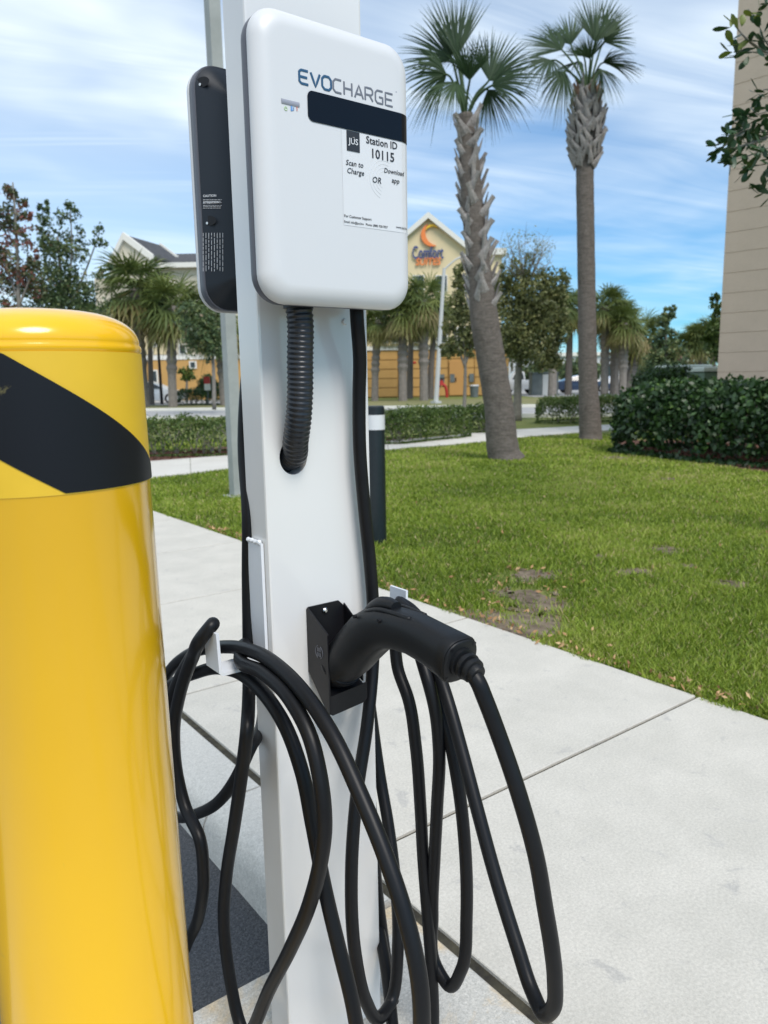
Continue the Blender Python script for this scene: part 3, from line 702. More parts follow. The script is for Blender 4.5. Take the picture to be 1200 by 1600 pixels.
for (x, z) in ((xl + r, zlo), (xl + r, zhi), (xr - r, zlo), (xr - r, zhi)):      # corner fillers
    k = min(range(n), key=lambda k: (0 if (ringo[k][0] - x) ** 2 < 1e-9 or 1 else 1, abs(math.atan2(z - cz, x - cx) - math.atan2(ringo[k][2] - cz, ringo[k][0] - cx))))
    a = math.atan2(z - cz, x - cx) % (2 * math.pi); k0 = int(a / (2 * math.pi) * n) % n
    mb.add([ringo[k0], (x, yf, z), ringo[(k0 + 1) % n]], [(0, 1, 2)])
for (a, b) in ((0, zlo), (zhi, PH)): mb.add([(xl + r, yf, a), (xr - r, yf, a), (xr - r, yf, b), (xl + r, yf, b)], [(0, 1, 2, 3)])
loop = [(xr - r, yf), (xr - .001, yf + .001), (xr, yf + r), (xr, yb - r), (xr - r, yb), (xl + r, yb), (xl, yb - r), (xl, yf + r), (xl + .001, yf + .001), (xl + r, yf)]
for (a, b) in zip(loop[:-1], loop[1:]): mb.add([(a[0], a[1], 0), (b[0], b[1], 0), (b[0], b[1], PH), (a[0], a[1], PH)], [(0, 1, 2, 3)])
mb.add([(x, y, PH) for x, y in loop], [tuple(range(10))])
mb.build('post_body', whitem, post, smooth=False)
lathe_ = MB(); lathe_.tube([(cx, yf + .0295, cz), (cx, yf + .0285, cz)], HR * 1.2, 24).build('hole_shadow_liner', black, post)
for (x, z) in ((onY(538, 503, PY0).x, onY(538, 503, PY0).z),):
    MB().tube([(x - post.location.x, yf + .001, z), (x - post.location.x, yf - .004, z)], [.006, .004], 12).build('bolt', whitem, post, smooth=True)

# cable hooks welded on both sides of the post
def hook(side, name):
    """strap down the side of the post, arm outwards, lip up; side -1 left, +1 right"""
    y0, y1 = 1.063, 1.112
    xs = PX0 - .001 if side < 0 else PX1 + .001
    th = .005; Z = lambda *a: Vector(a) - post.location
    s = side
    pr = [(xs, .845), (xs + s * th, .845), (xs + s * th, .652), (xs + s * .078, .646), (xs + s * .085, .650), (xs + s * .088, .712), (xs + s * .083, .712), (xs + s * .0795, .655), (xs + s * .077, .652)]
    pr = [(xs, .848), (xs + s * th, .848), (xs + s * th, .6495), (xs + s * .079, .6495), (xs + s * .083, .653), (xs + s * .085, .716), (xs + s * .090, .716), (xs + s * .088, .650), (xs + s * .082, .6445), (xs, .6445)]
    h = MB().prism([(x - post.location.x, z) for x, z in pr], 'y', y0 - post.location.y, y1 - post.location.y).build(name, whiteb, post)
    pts = [(xs + s * .004 - post.location.x + rnd.uniform(-.001, .001), y - post.location.y, .8495 + rnd.uniform(-.001, .001)) for y in np.linspace(y0 + .001, y1 - .001, 9)]
    MB().tube(pts, [.0025 + .0018 * (i % 2) for i in range(9)], 7).build('weld_bead', whiteb, h, smooth=True)
hook(-1, 'cable_hook'); hook(1, 'cable_hook')

# connector holster
hX0, hX1 = .624, .700
zt, zbk = .732, .618; yF = .986
def plate(x, nm):
    th = .0026
    return MB().prism([(PY0 - .003 - post.location.y, zt), (yF - post.location.y, .700), (yF - post.location.y, .563), (yF + .008 - post.location.y, .560), (PY0 - .003 - post.location.y, zbk)], 'x', x - post.location.x, x + th - post.location.x).build(nm, black, post)
hol = MB().prism([(hX0, zbk), (hX1, zbk), (hX1, zt - .012), (hX1 - .012, zt), (hX0 + .004, zt), (hX0, zt - .004)], 'y', PY0 - .0028, PY0 - .0003)
hol.v = [tuple(Vector(q) - post.location) for q in hol.v]; hol = hol.build('holster', black, post)
def hpart(mb, nm, mat=black):
    mb.v = [tuple(Vector(q) - post.location) for q in mb.v]; return mb.build(nm, mat, hol)
hpart(MB().prism([(PY0 - .003, zt), (yF + .001, .701), (yF, .699), (yF, .565), (yF + .004, .560), (PY0 - .003, zbk)], 'x', hX0 - .0001, hX0 + .0025), 'side_plate')
hpart(MB().prism([(PY0 - .003, zt - .006), (1.005, .700), (.998, .66), (.995, .600), (PY0 - .003, zbk)], 'x', hX1 - .0025, hX1), 'side_plate')
hpart(MB().prism([(PY0 - .003, zbk + .002), (PY0 - .003, zbk - .001), (yF + .003, .588), (yF + .003, .591)], 'x', hX0 + .0026, hX1), 'floor_plate')
hpart(MB().prism([(hX0 + .0026, .562), (hX0 + .0026, .594), (hX1, .600), (hX1, .572), (hX1 - .006, .566), (hX0 + .006, .560)], 'y', yF - .0004, yF + .0024), 'front_lip')
sc_ = onY(506, 953, PY0)
m_ = MB(); m_.tube([(sc_.x, PY0 - .003, sc_.z), (sc_.x, PY0 - .0055, sc_.z), (sc_.x, PY0 - .0075, sc_.z)], [.0055, .0052, .0025], 16); sw = hpart(m_, 'screw', steel)
# slotted round emblem on the side plate
ec = onX(499, 1019, hX0); m_ = MB()
for k in range(16):
    if k in (3, 4, 11, 12): continue
    a = 2 * math.pi * k / 16; a2 = 2 * math.pi * (k + 1) / 16
    m_.tube([(hX0 - .0004, ec.y + .011 * math.cos(a), ec.z + .011 * math.sin(a)), (hX0 - .0004, ec.y + .011 * math.cos(a2), ec.z + .011 * math.sin(a2))], .0008, 5)
for dy in (-.004, 0, .004): m_.box(hX0 - .0009, hX0 - .0002, ec.y + dy - .0013, ec.y + dy + .0013, ec.z - .0075, ec.z - .001); m_.box(hX0 - .0009, hX0 - .0002, ec.y + dy - .0013, ec.y + dy + .0013, ec.z + .001, ec.z + .0075)
hpart(m_, 'emblem', unitg)

# ------------------------------------------------------------------ the two charging units
UW, UH, UD = .262, .380, .110
PROF = [(.0, .060, 0), (.006, .058, 0), (.034, .046, 0), (.058, .012, 0), (.063, .002, 0)]
def unit(name, label, group=None):
    """origin at the middle of the back; -y is the front"""
    root = thing(name, label, 'car charger', (0, 0, 0), 0, group)
    def ring(d, inset, n=8, rc=.040):
        return [(x, -d, z) for x, z in rrect(UW / 2 - inset, UH / 2 - inset, max(rc - inset * .7, .006), n)]
    MB().loft([ring(.001, .066), ring(.020, .062), ring(.036, .050), ring(.058, .014), ring(.068, .0035)]).build('housing', unitd, root, smooth=True, sharp=50)
    MB().loft([ring(.0682, .0018), ring(.0725, .0006), ring(.083, .0004), ring(.0855, .0030)]).build('flange', unitg, root, smooth=True, sharp=50)
    cov = [(.0858, .0030), (.0866, .0004), (.0890, 0)]
    for k in range(1, 11):
        a = math.radians(90 * k / 10); cov.append((.0890 + .021 * math.sin(a), .026 * (1 - math.cos(a))))
    MB().loft([ring(d, i) for d, i in cov]).build('cover', unitw, root, smooth=True, sharp=70)
    return root
def face_y(x, z):
    inset = min(UW / 2 - abs(x), UH / 2 - abs(z))
    if inset >= .026: return -.110
    c = 1 - max(inset, 0) / .026; return -(.0890 + .021 * math.sqrt(max(0, 1 - c * c)))
def decal_mesh(me, name, mat, root, ox, oz, s=1, lift=.0006, parent=None, rot=0):
    co = np.zeros(len(me.vertices) * 3); me.vertices.foreach_get('co', co); co = co.reshape(-1, 3); V = []
    for a, b, c in co:
        x, z = a * s + ox, b * s + oz; V.append((x, face_y(x, z) - lift, z))
    me.vertices.foreach_set('co', np.array(V).ravel()); me.update(); me.materials.clear(); me.materials.append(mat)
    return link(name, me, parent or root)
fa = unit('car_charger', 'white wall charger facing the camera with dark screen and station sticker')
ul = onY(405, 250, .94); ur = onY(645, 250, .94); zT, zB = 1.5915, 1.2115
fx, fz = (ul.x + ur.x) / 2, (zT + zB) / 2
fa.location = (fx, PY0 - .0005, fz); UWs = (ur.x - ul.x) / UW; fa.scale = (1, 1, 1)
def FL(px, py):                    # photo pixel -> place on this unit's face
    p = onY(px, py, .940); return p.x - fx, p.z - fz
# screen
sx0, _ = FL(480, 165); zt0 = FL(490, 143)[1]; zb0 = FL(495, 192)[1]
n = 34; xs_ = [sx0 + .0085 * (1 - math.cos(math.radians(90 * k / 8))) for k in range(9)] + [sx0 + .0085 + (UW / 2 - .0004 - sx0 - .0085) * k / n for k in range(1, n + 1)]
mb = MB(); rc = .0085
prev = None
for x in xs_ + []:
    ins = rc - (x - sx0) if x - sx0 < rc else 0; e = rc - math.sqrt(max(rc * rc - ins * ins, 0)) if ins > 0 else 0
    cur = [(x, face_y(x, 0) - .0009, z) for z in np.linspace(zb0 + e, zt0 - e, 5)]
    if prev: mb.add(prev + cur, [(k, k + 5, k + 6, k + 1) for k in range(4)])
    prev = cur
mb.build('screen', glass, fa, smooth=True)
# status light bar with three little icons
a = FL(436, 157); b = FL(470, 160)
bar = MB().tube([(a[0] + .003, -.1103, a[1] - .000), (b[0] - .003, -.1103, a[1])], .0032, 10, flat=((0, 1, 0), .35)).build('light_bar', M('grey_lens', (.30, .31, .36), .3), fa, smooth=True)
for px_, mt in ((446, M('icon_green', (.45, .62, .35), .5)), (456, M('icon_blue', (.14, .32, .62), .5)), (463.5, M('icon_red', (.60, .20, .16), .5))):
    q = FL(px_, 170); m_ = MB()
    if px_ == 446: m_.tube([(q[0] + .0022 * math.cos(k), -.1104, q[1] + .0022 * math.sin(k)) for k in np.linspace(2, 7.4, 9)], .0005, 5); m_.box(q[0] - .0004, q[0] + .0004, -.1107, -.1101, q[1] + .0005, q[1] + .0032)
    elif px_ == 456: m_.box(q[0] - .0022, q[0] + .0004, -.1107, -.1101, q[1] - .003, q[1] + .003); m_.tube([(q[0] + .0008, -.1104, q[1] - .002), (q[0] + .0024, -.1104, q[1] - .001), (q[0] + .0024, -.1104, q[1] + .002)], .0006, 5)
    else: m_.box(q[0] - .0006, q[0] + .0006, -.1107, -.1101, q[1] - .001, q[1] + .003); m_.box(q[0] - .0006, q[0] + .0006, -.1107, -.1101, q[1] - .003, q[1] - .0018)
    m_.build('icon', mt, fa)
# stroke lettering across the top
G = {'E': [[(.95, 1), (.22, 1), (0, .86), (0, .14), (.22, 0), (.95, 0)], [(0, .5), (.85, .5)]], 'V': [[(0, 1), (.5, 0), (1.0, 1)]],
     'O': [[(.25, 1), (.75, 1), (1, .78), (1, .22), (.75, 0), (.25, 0), (0, .22), (0, .78), (.25, 1)]], 'C': [[(.92, 1), (.25, 1), (0, .78), (0, .22), (.25, 0), (.92, 0)]],
     'H': [[(0, 1), (0, 0)], [(.9, 1), (.9, 0)], [(0, .5), (.9, .5)]], 'A': [[(0, 0), (.5, 1), (1, 0)], [(.24, .30), (.76, .30)]],
     'R': [[(0, 0), (0, 1), (.7, 1), (.9, .85), (.9, .6), (.7, .45), (0, .45)], [(.5, .45), (.92, 0)]],
     'G': [[(.9, 1), (.22, 1), (0, .8), (0, .2), (.22, 0), (.9, 0), (.9, .5), (.45, .5)]],
     'e': [[(.9, 1), (0, 1), (0, 0), (.9, 0)], [(0, .5), (.8, .5)]]}
w0 = FL(467, 117); w1 = FL(617, 150); LH = .0168; zL = (FL(467, 107)[1] + FL(467, 131)[1]) / 2 - LH / 2
tot = w1[0] - w0[0]; adv = tot / 9
for grp, mat, rr_, nm in (('EVO', inkblue, .00185, 'lettering'), ('CHARGe', inkgrey, .00150, 'lettering')):
    m_ = MB()
    for i, chh in enumerate(grp):
        ii = i + (3 if grp != 'EVO' else 0); x0 = w0[0] + adv * ii
        for st in G[chh]:
            dens = []
            for (p_, q_) in zip(st[:-1], st[1:]): dens += [(p_[0] + (q_[0] - p_[0]) * k / 3, p_[1] + (q_[1] - p_[1]) * k / 3) for k in range(3)]
            dens.append(st[-1]); P_ = []
            for (a, b) in dens:
                x, z = x0 + a * adv * .80, zL + b * LH; P_.append((x, face_y(x, z) - .0002, z))
            m_.tube(P_, rr_, 6, flat=((0, 1, 0), .4))
    m_.build(nm, mat, fa, smooth=True)
m_ = MB(); q = FL(618.5, 144); m_.tube([(q[0], face_y(q[0], q[1]) - .0001, q[1]), (q[0], face_y(q[0], q[1]) - .0006, q[1])], .0007, 8).build('registered_mark', inkgrey, fa)
# sticker
a0 = FL(533, 203); a1 = FL(534, 350); b1x = FL(641, 260)[0]
zTT, zBB = a0[1] + .002, a1[1] - .001
mb = MB(); prev = None
for x in np.linspace(a0[0], min(b1x, UW / 2 - .002), 16):
    cur = [(x, face_y(x, 0) - .0004, z) for z in (zBB, min(zTT, zb0 - .0012))]
    if prev: mb.add(prev + cur, [(0, 2, 3, 1)])
    prev = cur
stk = mb.build('sticker', paper, fa, smooth=True)
def put(body, px, py, size, mat=inkm, bold=0, shear=0, align='CENTER', spacing=1):
    me = text_mesh(body, 1, align, shear, bold, 0, spacing, 2); q = FL(px, py)
    return decal_mesh(me, 'printed_text', mat, fa, q[0], q[1] - size * .35, size, .0010, stk)
put('Station ID', 596, 223.5, .0142, bold=.014); put('10115', 597, 243, .0180, bold=.016)
put('Scan to', 553, 256, .0104, shear=.2, bold=.01); put('Charge', 554.5, 268.5, .0104, shear=.2, bold=.01)
put('Download', 615, 269, .0094, shear=.2, bold=.01, spacing=.97); put('app', 617, 282.5, .0104, shear=.2, bold=.01); put('OR', 587.5, 281.5, .0120, shear=.2, bold=.01)
put('For Customer Support', 537, 337, .0052, bold=.012, align='LEFT'); put('Email: info@jus.live   Phone: (888) 928-7827', 537, 346, .0044, bold=.012, align='LEFT'); put('www.jus.live', 628, 356, .0048, bold=.012)
q = FL(551, 221.5); hw = .0112
MB().box(q[0] - hw, q[0] + hw, -.1112, -.1104, q[1] - hw * 1.2, q[1] + hw * 1.2).build('logo_square', inkm, stk)
me = text_mesh('JUS', 1, 'CENTER', 0, .01, 0, 1, 2); decal_mesh(me, 'logo_text', paper, fa, q[0], q[1] - .0042, .0115, .0018, stk)
m_ = MB()
for dx in (-.0008, .0010): m_.box(q[0] + dx - .0003, q[0] + dx + .0003, -.1122, -.1116, q[1] + .0046, q[1] + .0056)
m_.build('logo_dots', paper, stk)
# faint printed rings behind the words and a thin fold line
m_ = MB(); q = FL(600, 282)
for rr_ in (.012, .017, .022, .027): m_.tube([(q[0] + rr_ * math.cos(k), -.1104, q[1] + rr_ * math.sin(k)) for k in np.linspace(1.2, 4.4, 20)], .00035, 4)
m_.build('faint_rings', M('faint_print', (.62, .64, .66), .4), stk)

# the second unit on the far side of the post, seen from behind
fbk = unit('car_charger', 'second charger behind the post, charcoal back with small warning print showing')
bl = onY(293.5, 250, 1.205)
bcz = 1.411; fbk.rotation_euler = (0, 0, math.pi)
fbk.location = (bl.x + UW / 2 + .008, PY1 + .0005, bcz)
# recessed screw wells and print on its sloped back
def back_pt(px, py, dd=.036):
    p = onY(px, py, PY1 + dd); return Vector((-(p.x - fbk.location.x), -dd, p.z - bcz))
# small print on the back bevel follows the slope between housing rings
def on_back(px, py, lift=.0008):
    # intersect the ray with the slanted side of the housing: d goes .036 -> .058 while inset goes .050 -> .014
    lo_, hi_ = .036, .068
    for _ in range(30):
        d = (lo_ + hi_) / 2; p = onY(px, py, PY1 + d); ins = p.x - (fbk.location.x - UW / 2)
        want = .050 - (d - .036) / .022 * .036 if d < .058 else .014 - (d - .058) / .010 * .0105
        if ins > want: hi_ = d
        else: lo_ = d
    d = (lo_ + hi_) / 2; p = onY(px, py, PY1 + d)
    return Vector((-(p.x - fbk.location.x), -d, p.z - bcz)) + Vector((.85, .52, 0)) * lift
for (px_, py_) in ((317, 128), (328, 345)):
    c = on_back(px_, py_); nrm = Vector((.85, .52, 0)).normalized(); uu_ = Vector((-.52, .85, 0)).normalized()
    m_ = MB(); m_.add([c + uu_ * (.0125 * math.cos(k)) + ZZ * (.0075 * math.sin(k)) for k in np.linspace(0, 2 * math.pi, 25)[:-1]], [tuple(range(24))])
    wl = m_.build('screw_well', black, fbk)
    MB().tube([c + nrm * .0002 - ZZ * .0035 + uu_ * -.004, c + nrm * .0015 - ZZ * .0035 + uu_ * -.004], .0022, 8).build('screw', steel, wl)
printm = M('pale_print', (.55, .57, .60), .6)
def bars(x0, x1, y0, y1, rows, vertical=False):
    m_ = MB()
    for r_ in range(rows):
        t_ = (r_ + .5) / rows; s_ = 0
        while s_ < .97:
            e_ = min(s_ + rnd.uniform(.06, .16), 1)
            if vertical: A0, A1 = (x0 + (x1 - x0) * t_, y0 + (y1 - y0) * s_), (x0 + (x1 - x0) * t_, y0 + (y1 - y0) * e_)
            else: A0, A1 = (x0 + (x1 - x0) * s_, y0 + (y1 - y0) * t_), (x0 + (x1 - x0) * e_, y0 + (y1 - y0) * t_)
            m_.tube([on_back(*A0), on_back(*A1)], .00042 if not vertical else .0005, 4)
            s_ = e_ + .03
    tag(m_.build('warning_print', printm, fbk), kind='stuff')
bars(318, 347, 311, 318, 3); bars(318, 347, 320, 326.5, 3); bars(316, 351, 364, 424, 8, True)
def back_text(body, px, py, h):
    me = text_mesh(body, 1, 'LEFT', 0, .03, 0, 1, 2); co = np.zeros(len(me.vertices) * 3); me.vertices.foreach_get('co', co); co = co.reshape(-1, 3)
    o_ = on_back(px, py, .0010); e_ = (on_back(px + 12, py, .0010) - o_).normalized(); e_.z = 0
    me.vertices.foreach_set('co', np.array([tuple(o_ + e_ * (a * h) + ZZ * (b * h)) for a, b, c in co]).ravel()); me.update(); me.materials.clear(); me.materials.append(printm)
    link('warning_word', me, fbk)
back_text('CAUTION', 318, 308, .0048); back_text('ATTENTION', 318, 318.5, .0048)

# ribbed hose from the front unit into the post
h0 = onY(466.5, 492, 1.0); hp = spline([(h0.x, 1.0, zB + .012), (h0.x + .002, .999, zB - .02), onY(469, 560, 1.003), onY(469, 610, 1.006), onY(467, 650, 1.012), onY(462, 690, 1.030), (hc.x + .002, 1.052, hc.z + .002), (hc.x, 1.07, hc.z - .004)], 12)
hl = [0]
for a, b in zip(hp[:-1], hp[1:]): hl.append(hl[-1] + (b - a).length)
dense = []; m = int(hl[-1] / .00125); k = 0
for i in range(m):
    s_ = hl[-1] * i / (m - 1)
    while k < len(hl) - 2 and hl[k + 1] < s_: k += 1
    dense.append(hp[k].lerp(hp[k + 1], (s_ - hl[k]) / (hl[k + 1] - hl[k])))
rad = [.0192 + (.0013 if (i % 6) in (0, 1) else (.0004 if (i % 6) in (2, 5) else 0)) for i in range(len(dense))]
tag(MB().tube(dense, rad, 28).build('ribbed_hose', hosem, None, smooth=True, sharp=0), 'short black ribbed conduit hose curving from the front charger into the post', 'hose')
m_ = MB(); m_.tube([(h0.x, 1.0, zB + .0), (h0.x, 1.0, zB + .016)], .0225, 24)
m_.v = [tuple(Vector(q) - fa.location) for q in m_.v]; m_.build('hose_gland', unitd, fa, smooth=True, sharp=40)

# ------------------------------------------------------------------ charging cables
CR = .0112
W_ = lambda x, y, z: Vector((x, y, z))
def pxl(L_, X0_, X1_=None):
    n_ = len(L_); X1_ = X0_ if X1_ is None else X1_
    return [onX(a, b, X0_ + (X1_ - X0_) * i / max(n_ - 1, 1)) for i, (a, b) in enumerate(L_)]
c1 = [W_(onY(557, 487, 1.0).x, 1.0, zB + .01), onY(558, 500, 1.0), onY(562, 560, 1.012), onY(561, 620, 1.022), onY(562, 700, 1.024), onY(569, 790, 1.026), onY(578, 880, 1.027), onY(583, 950, 1.026), onY(583, 1030, 1.02),
      onY(574, 1130, .99), onY(557, 1245, .965), onY(549, 1370, .945), onY(555, 1490, .935), onY(572, 1565, .93), onY(592, 1591, .94)]
c1 += [onX(609, 1570, .715), onX(622, 1470, .745), onX(617, 1370, .765), onX(607, 1290, .782), onX(595, 1220, .795), W_(.803, 1.125, .50), W_(.806, 1.145, .58), W_(.806, 1.135, .64), W_(.806, 1.105, .668), W_(.806, 1.06, .668)]
c1 += pxl([(623, 1050), (638, 1092), (650, 1169), (657, 1262), (661, 1337), (668, 1431), (675, 1525), (677, 1600), (668, 1680), (645, 1705), (627, 1665), (620, 1600), (606, 1515), (592, 1412)], .80, .79)
c1 += [W_(.792, 1.12, .36), W_(.80, 1.16, .50), W_(.83, 1.155, .62), W_(.832, 1.125, .672), W_(.832, 1.07, .674)]
c1 += pxl([(668, 1062), (680, 1110), (686, 1169), (683, 1260), (679, 1340), (676, 1430), (682, 1510), (700, 1539), (721, 1515), (729, 1430), (727, 1330), (718, 1240), (701, 1150), (681, 1085), (664, 1040)], .80, .82)
c1 += [W_(.826, 1.03, .690), W_(.83, 1.06, .699), W_(.835, 1.03, .690)]
c1 += pxl([(683, 1045), (698, 1090), (722, 1175), (745, 1262), (775, 1372), (808, 1478), (832, 1550), (850, 1585)], .82, .74)
conn_end = onX(731, 1042, .659)
c1 += pxl([(862, 1578), (867, 1530), (862, 1480), (852, 1420), (838, 1340), (812, 1245), (779, 1148), (757, 1090)], .738, .664) + [onX(747, 1066, .660), conn_end]
def cable(pts, name, label, grp=None):
    p_ = spline(pts, 9)
    root = thing(name, label, 'cable', (p_[0].x, p_[0].y, 0), 0, grp)
    m_ = MB().tube(p_, CR, 16); m_.v = [tuple(Vector(q) - root.location) for q in m_.v]
    m_.build('cable_run', rubber, root, smooth=True, sharp=0)
    return root
cb1 = cable(c1, 'charging_cable', 'black charging cable with gun connector, looped over the right hook')
c2 = [W_(.62, 1.175, 1.24), W_(.61, 1.172, 1.18), W_(.59, 1.160, 1.10), W_(.575, 1.150, 1.0), onX(388, 800, .56), onX(388, 900, .556), onX(389, 1000, .550), onX(389, 1080, .536)]
c2 += pxl([(386, 1140), (379, 1198), (366, 1290), (354, 1367), (350, 1450), (358, 1520), (375, 1600), (420, 1690), (510, 1745), (600, 1740), (648, 1690), (659, 1610), (654, 1525), (633, 1431), (602, 1337), (564, 1244), (520, 1150), (467, 1073), (420, 1030), (378, 1013), (343, 1011), (300, 1020), (264, 1050), (240, 1110), (232, 1190), (246, 1255), (275, 1276), (306, 1272), (341, 1253), (370, 1214), (390, 1170)], .500, .522)
c2 += [W_(.590, 1.16, .50), W_(.60, 1.165, .58), W_(.575, 1.145, .645), W_(.530, 1.10, .672)]
c2 += pxl([(376, 1032), (413, 1052), (453, 1092), (484, 1150), (500, 1215), (507, 1290), (500, 1350), (485, 1408), (453, 1484), (420, 1548), (396, 1605), (365, 1650), (330, 1640), (308, 1598), (285, 1565), (278, 1525), (291, 1478), (311, 1430), (318, 1365), (312, 1310), (290, 1262), (277, 1210), (272, 1145), (281, 1085), (301, 1027)], .505, .462)
c2 += [onX(320, 990, .458), onX(330, 978, .468), onX(325, 985, .480)]
c2 += pxl([(306, 1015), (280, 1060), (255, 1130), (238, 1220), (225, 1200), (228, 1130), (262, 1075), (305, 1052), (344, 1044), (379, 1054), (413, 1084), (446, 1135), (472, 1207), (488, 1287), (509, 1395), (530, 1483), (548, 1555), (562, 1625), (585, 1700)], .485, .54)
c2 += pxl([(605, 1720), (616, 1660), (612, 1590), (601, 1500), (586, 1420)], .62, .80) + [W_(.77, 1.22, .40), W_(.70, 1.22, .62)]
cb2 = cable(c2, 'charging_cable', 'black charging cable of the far charger, coiled over the left hook behind the yellow bollard')

# gun connector resting in the holster
XC = .660
def sec(c, tdir, w_, h_, n_=28, e=2.6):
    """superellipse section normal to tdir in the Y-Z plane"""
    T = Vector(tdir).normalized(); Nn = Vector((1, 0, 0)); B = T.cross(Nn).normalized(); out = []
    for k in range(n_):
        a = 2 * math.pi * k / n_; ca, sa = math.cos(a), math.sin(a)
        out.append(Vector(c) + Nn * (w_ * math.copysign(abs(ca) ** (2 / e), ca)) + B * (h_ * math.copysign(abs(sa) ** (2 / e), sa)) - cb1.location)
    return out
cen = [(1.030, .612, .0245, .0245), (1.008, .630, .0350, .0350), (.999, .640, .0368, .0375), (.996, .643, .0352, .0360), (.968, .667, .0350, .0380), (.945, .689, .0340, .0385), (.920, .711, .0325, .0375), (.897, .7265, .0310, .0355), (.870, .7365, .0300, .0325), (.842, .7405, .0290, .0305), (.805, .742, .0285, .0300), (.765, .738, .0288, .0300), (.732, .733, .0305, .0320), (.716, .7295, .0315, .0335), (.7125, .7288, .0300, .0320)]
rings = []
for i, (y, z, w_, h_) in enumerate(cen):
    a = cen[max(i - 1, 0)]; b = cen[min(i + 1, len(cen) - 1)]; rings.append(sec((XC, y, z), (0, b[0] - a[0], b[1] - a[1]), w_, h_, e=2.3 if i < 6 else 2.7))
con = MB().loft(rings).build('connector', blackp, cb1, smooth=True, sharp=55)
hd = Vector((0, -.74, -.16)).normalized(); hd = Vector((0, .7125 - .765, .7288 - .740)).normalized()
e0 = Vector((XC, .7125, .7288)); Bn = hd.cross(Vector((1, 0, 0))).normalized()
MB().loft([sec(e0 + hd * .0002, hd, .029, .031, e=2.7), sec(e0 + hd * .0022, hd, .0285, .0305, e=2.7), sec(e0 + hd * .003, hd, .027, .029, e=2.7)]).build('end_cap', blackp, con, smooth=True, sharp=50)
for sx_, sz_ in ((-1, -1), (1, -1), (-1, 1), (1, 1)):
    c = e0 + Vector((1, 0, 0)) * (.0205 * sx_) + Bn * (.0225 * sz_) + hd * .0031 - cb1.location
    MB().tube([c, c + hd * .0004], .0030, 10).build('screw_hole', black, con)
st = e0 + hd * .003 - cb1.location; ax = (hd + Vector((0, -.1, -.30))).normalized()
pts_, rr_ = [], []
for k, (s_, r_) in enumerate([(0, .021), (.005, .021), (.0062, .0155), (.0098, .0155), (.0105, .0195), (.0158, .0190), (.0165, .0142), (.0200, .0142), (.0207, .0176), (.0262, .0170), (.0270, .0135), (.033, .0130), (.035, .0118)]):
    pts_.append(st + hd * s_ * (1 - s_ * 8) + ax * (s_ * s_ * 8)); rr_.append(r_)
MB().tube(pts_, rr_, 24).build('strain_relief', blackp, con, smooth=True, sharp=40)
# press latch on top of the elbow with side rails, screws, and a moulded panel
def cp(mb, nm, mat=blackp, **k): mb.v = [tuple(Vector(q) - cb1.location) for q in mb.v]; return mb.build(nm, mat, con, **k)
cp(MB().tube(spline([(XC, .925, .742), (XC, .905, .758), (XC, .885, .7685), (XC, .868, .7715), (XC, .850, .7715)], 5), [.008 + .0035 * math.sin(i / 20 * math.pi) for i in range(21)], 12, flat=((1, 0, 0), 1.25)), 'latch_button', smooth=True, sharp=60)
for s in (-1, 1): cp(MB().tube(spline([(XC + s * .0165, .935, .726), (XC + s * .0175, .905, .753), (XC + s * .017, .872, .7655), (XC + s * .0155, .835, .768), (XC + s * .014, .80, .7675)], 5), .0042, 8), 'latch_rail', smooth=True, sharp=0)
for (px_, py_) in ((553, 963.5), (591, 970.5)):
    c = onX(px_, py_, XC - .0305 + (.001 if px_ > 570 else .0)); cp(MB().tube([c + Vector((.004, 0, 0)), c + Vector((-.0006, 0, 0))], .0032, 10), 'screw_hole', black)
cp(MB().tube([(XC, 1.004, .6345), (XC, 1.000, .638)], [.0372, .0378], 32), 'collar_ring', smooth=True, sharp=40)

# ------------------------------------------------------------------ palms
def frond_arrays(hub, axis, side, L_, n_l=44, spread=150, droop=.35, segs=4, wd=.030, rng=rnd, fold=.35):
    """fan leaf: leaflets radiate from hub; returns vertex and quad lists"""
    axis = axis.normalized(); side = (side - axis * side.dot(axis)).normalized(); nrm = axis.cross(side)
    V, Fq = [], []
    for i in range(n_l):
        a = math.radians(-spread + 2 * spread * (i + .5) / n_l + rng.uniform(-1.5, 1.5))
        ll = L_ * (.62 + .38 * math.cos(a * .62)) * rng.uniform(.92, 1.06)
        cup = fold * (1 - math.cos(a)) * .5
        d = (axis * math.cos(a) + side * math.sin(a) + nrm * (.12 + cup)).normalized()
        wdir = (side * math.cos(a) - axis * math.sin(a)).normalized() * .8 + nrm * rng.uniform(-.5, .5)
        prev = None; dr = droop * rng.uniform(.6, 1.5)
        for k in range(segs + 1):
            t = k / segs; p = hub + d * (ll * t) - ZZ * (dr * ll * t ** 2.6)
            w_ = wd * L_ * (0.35 + 1.0 * min(t / .38, 1)) * (1 if t < .4 else max(1 - ((t - .4) / .6) ** 1.3, .04)) 
            V += [p - wdir * w_, p + wdir * w_]
            if k: b = len(V) - 4; Fq.append((b, b + 1, b + 3, b + 2))
    return V, Fq
boot_me = {}
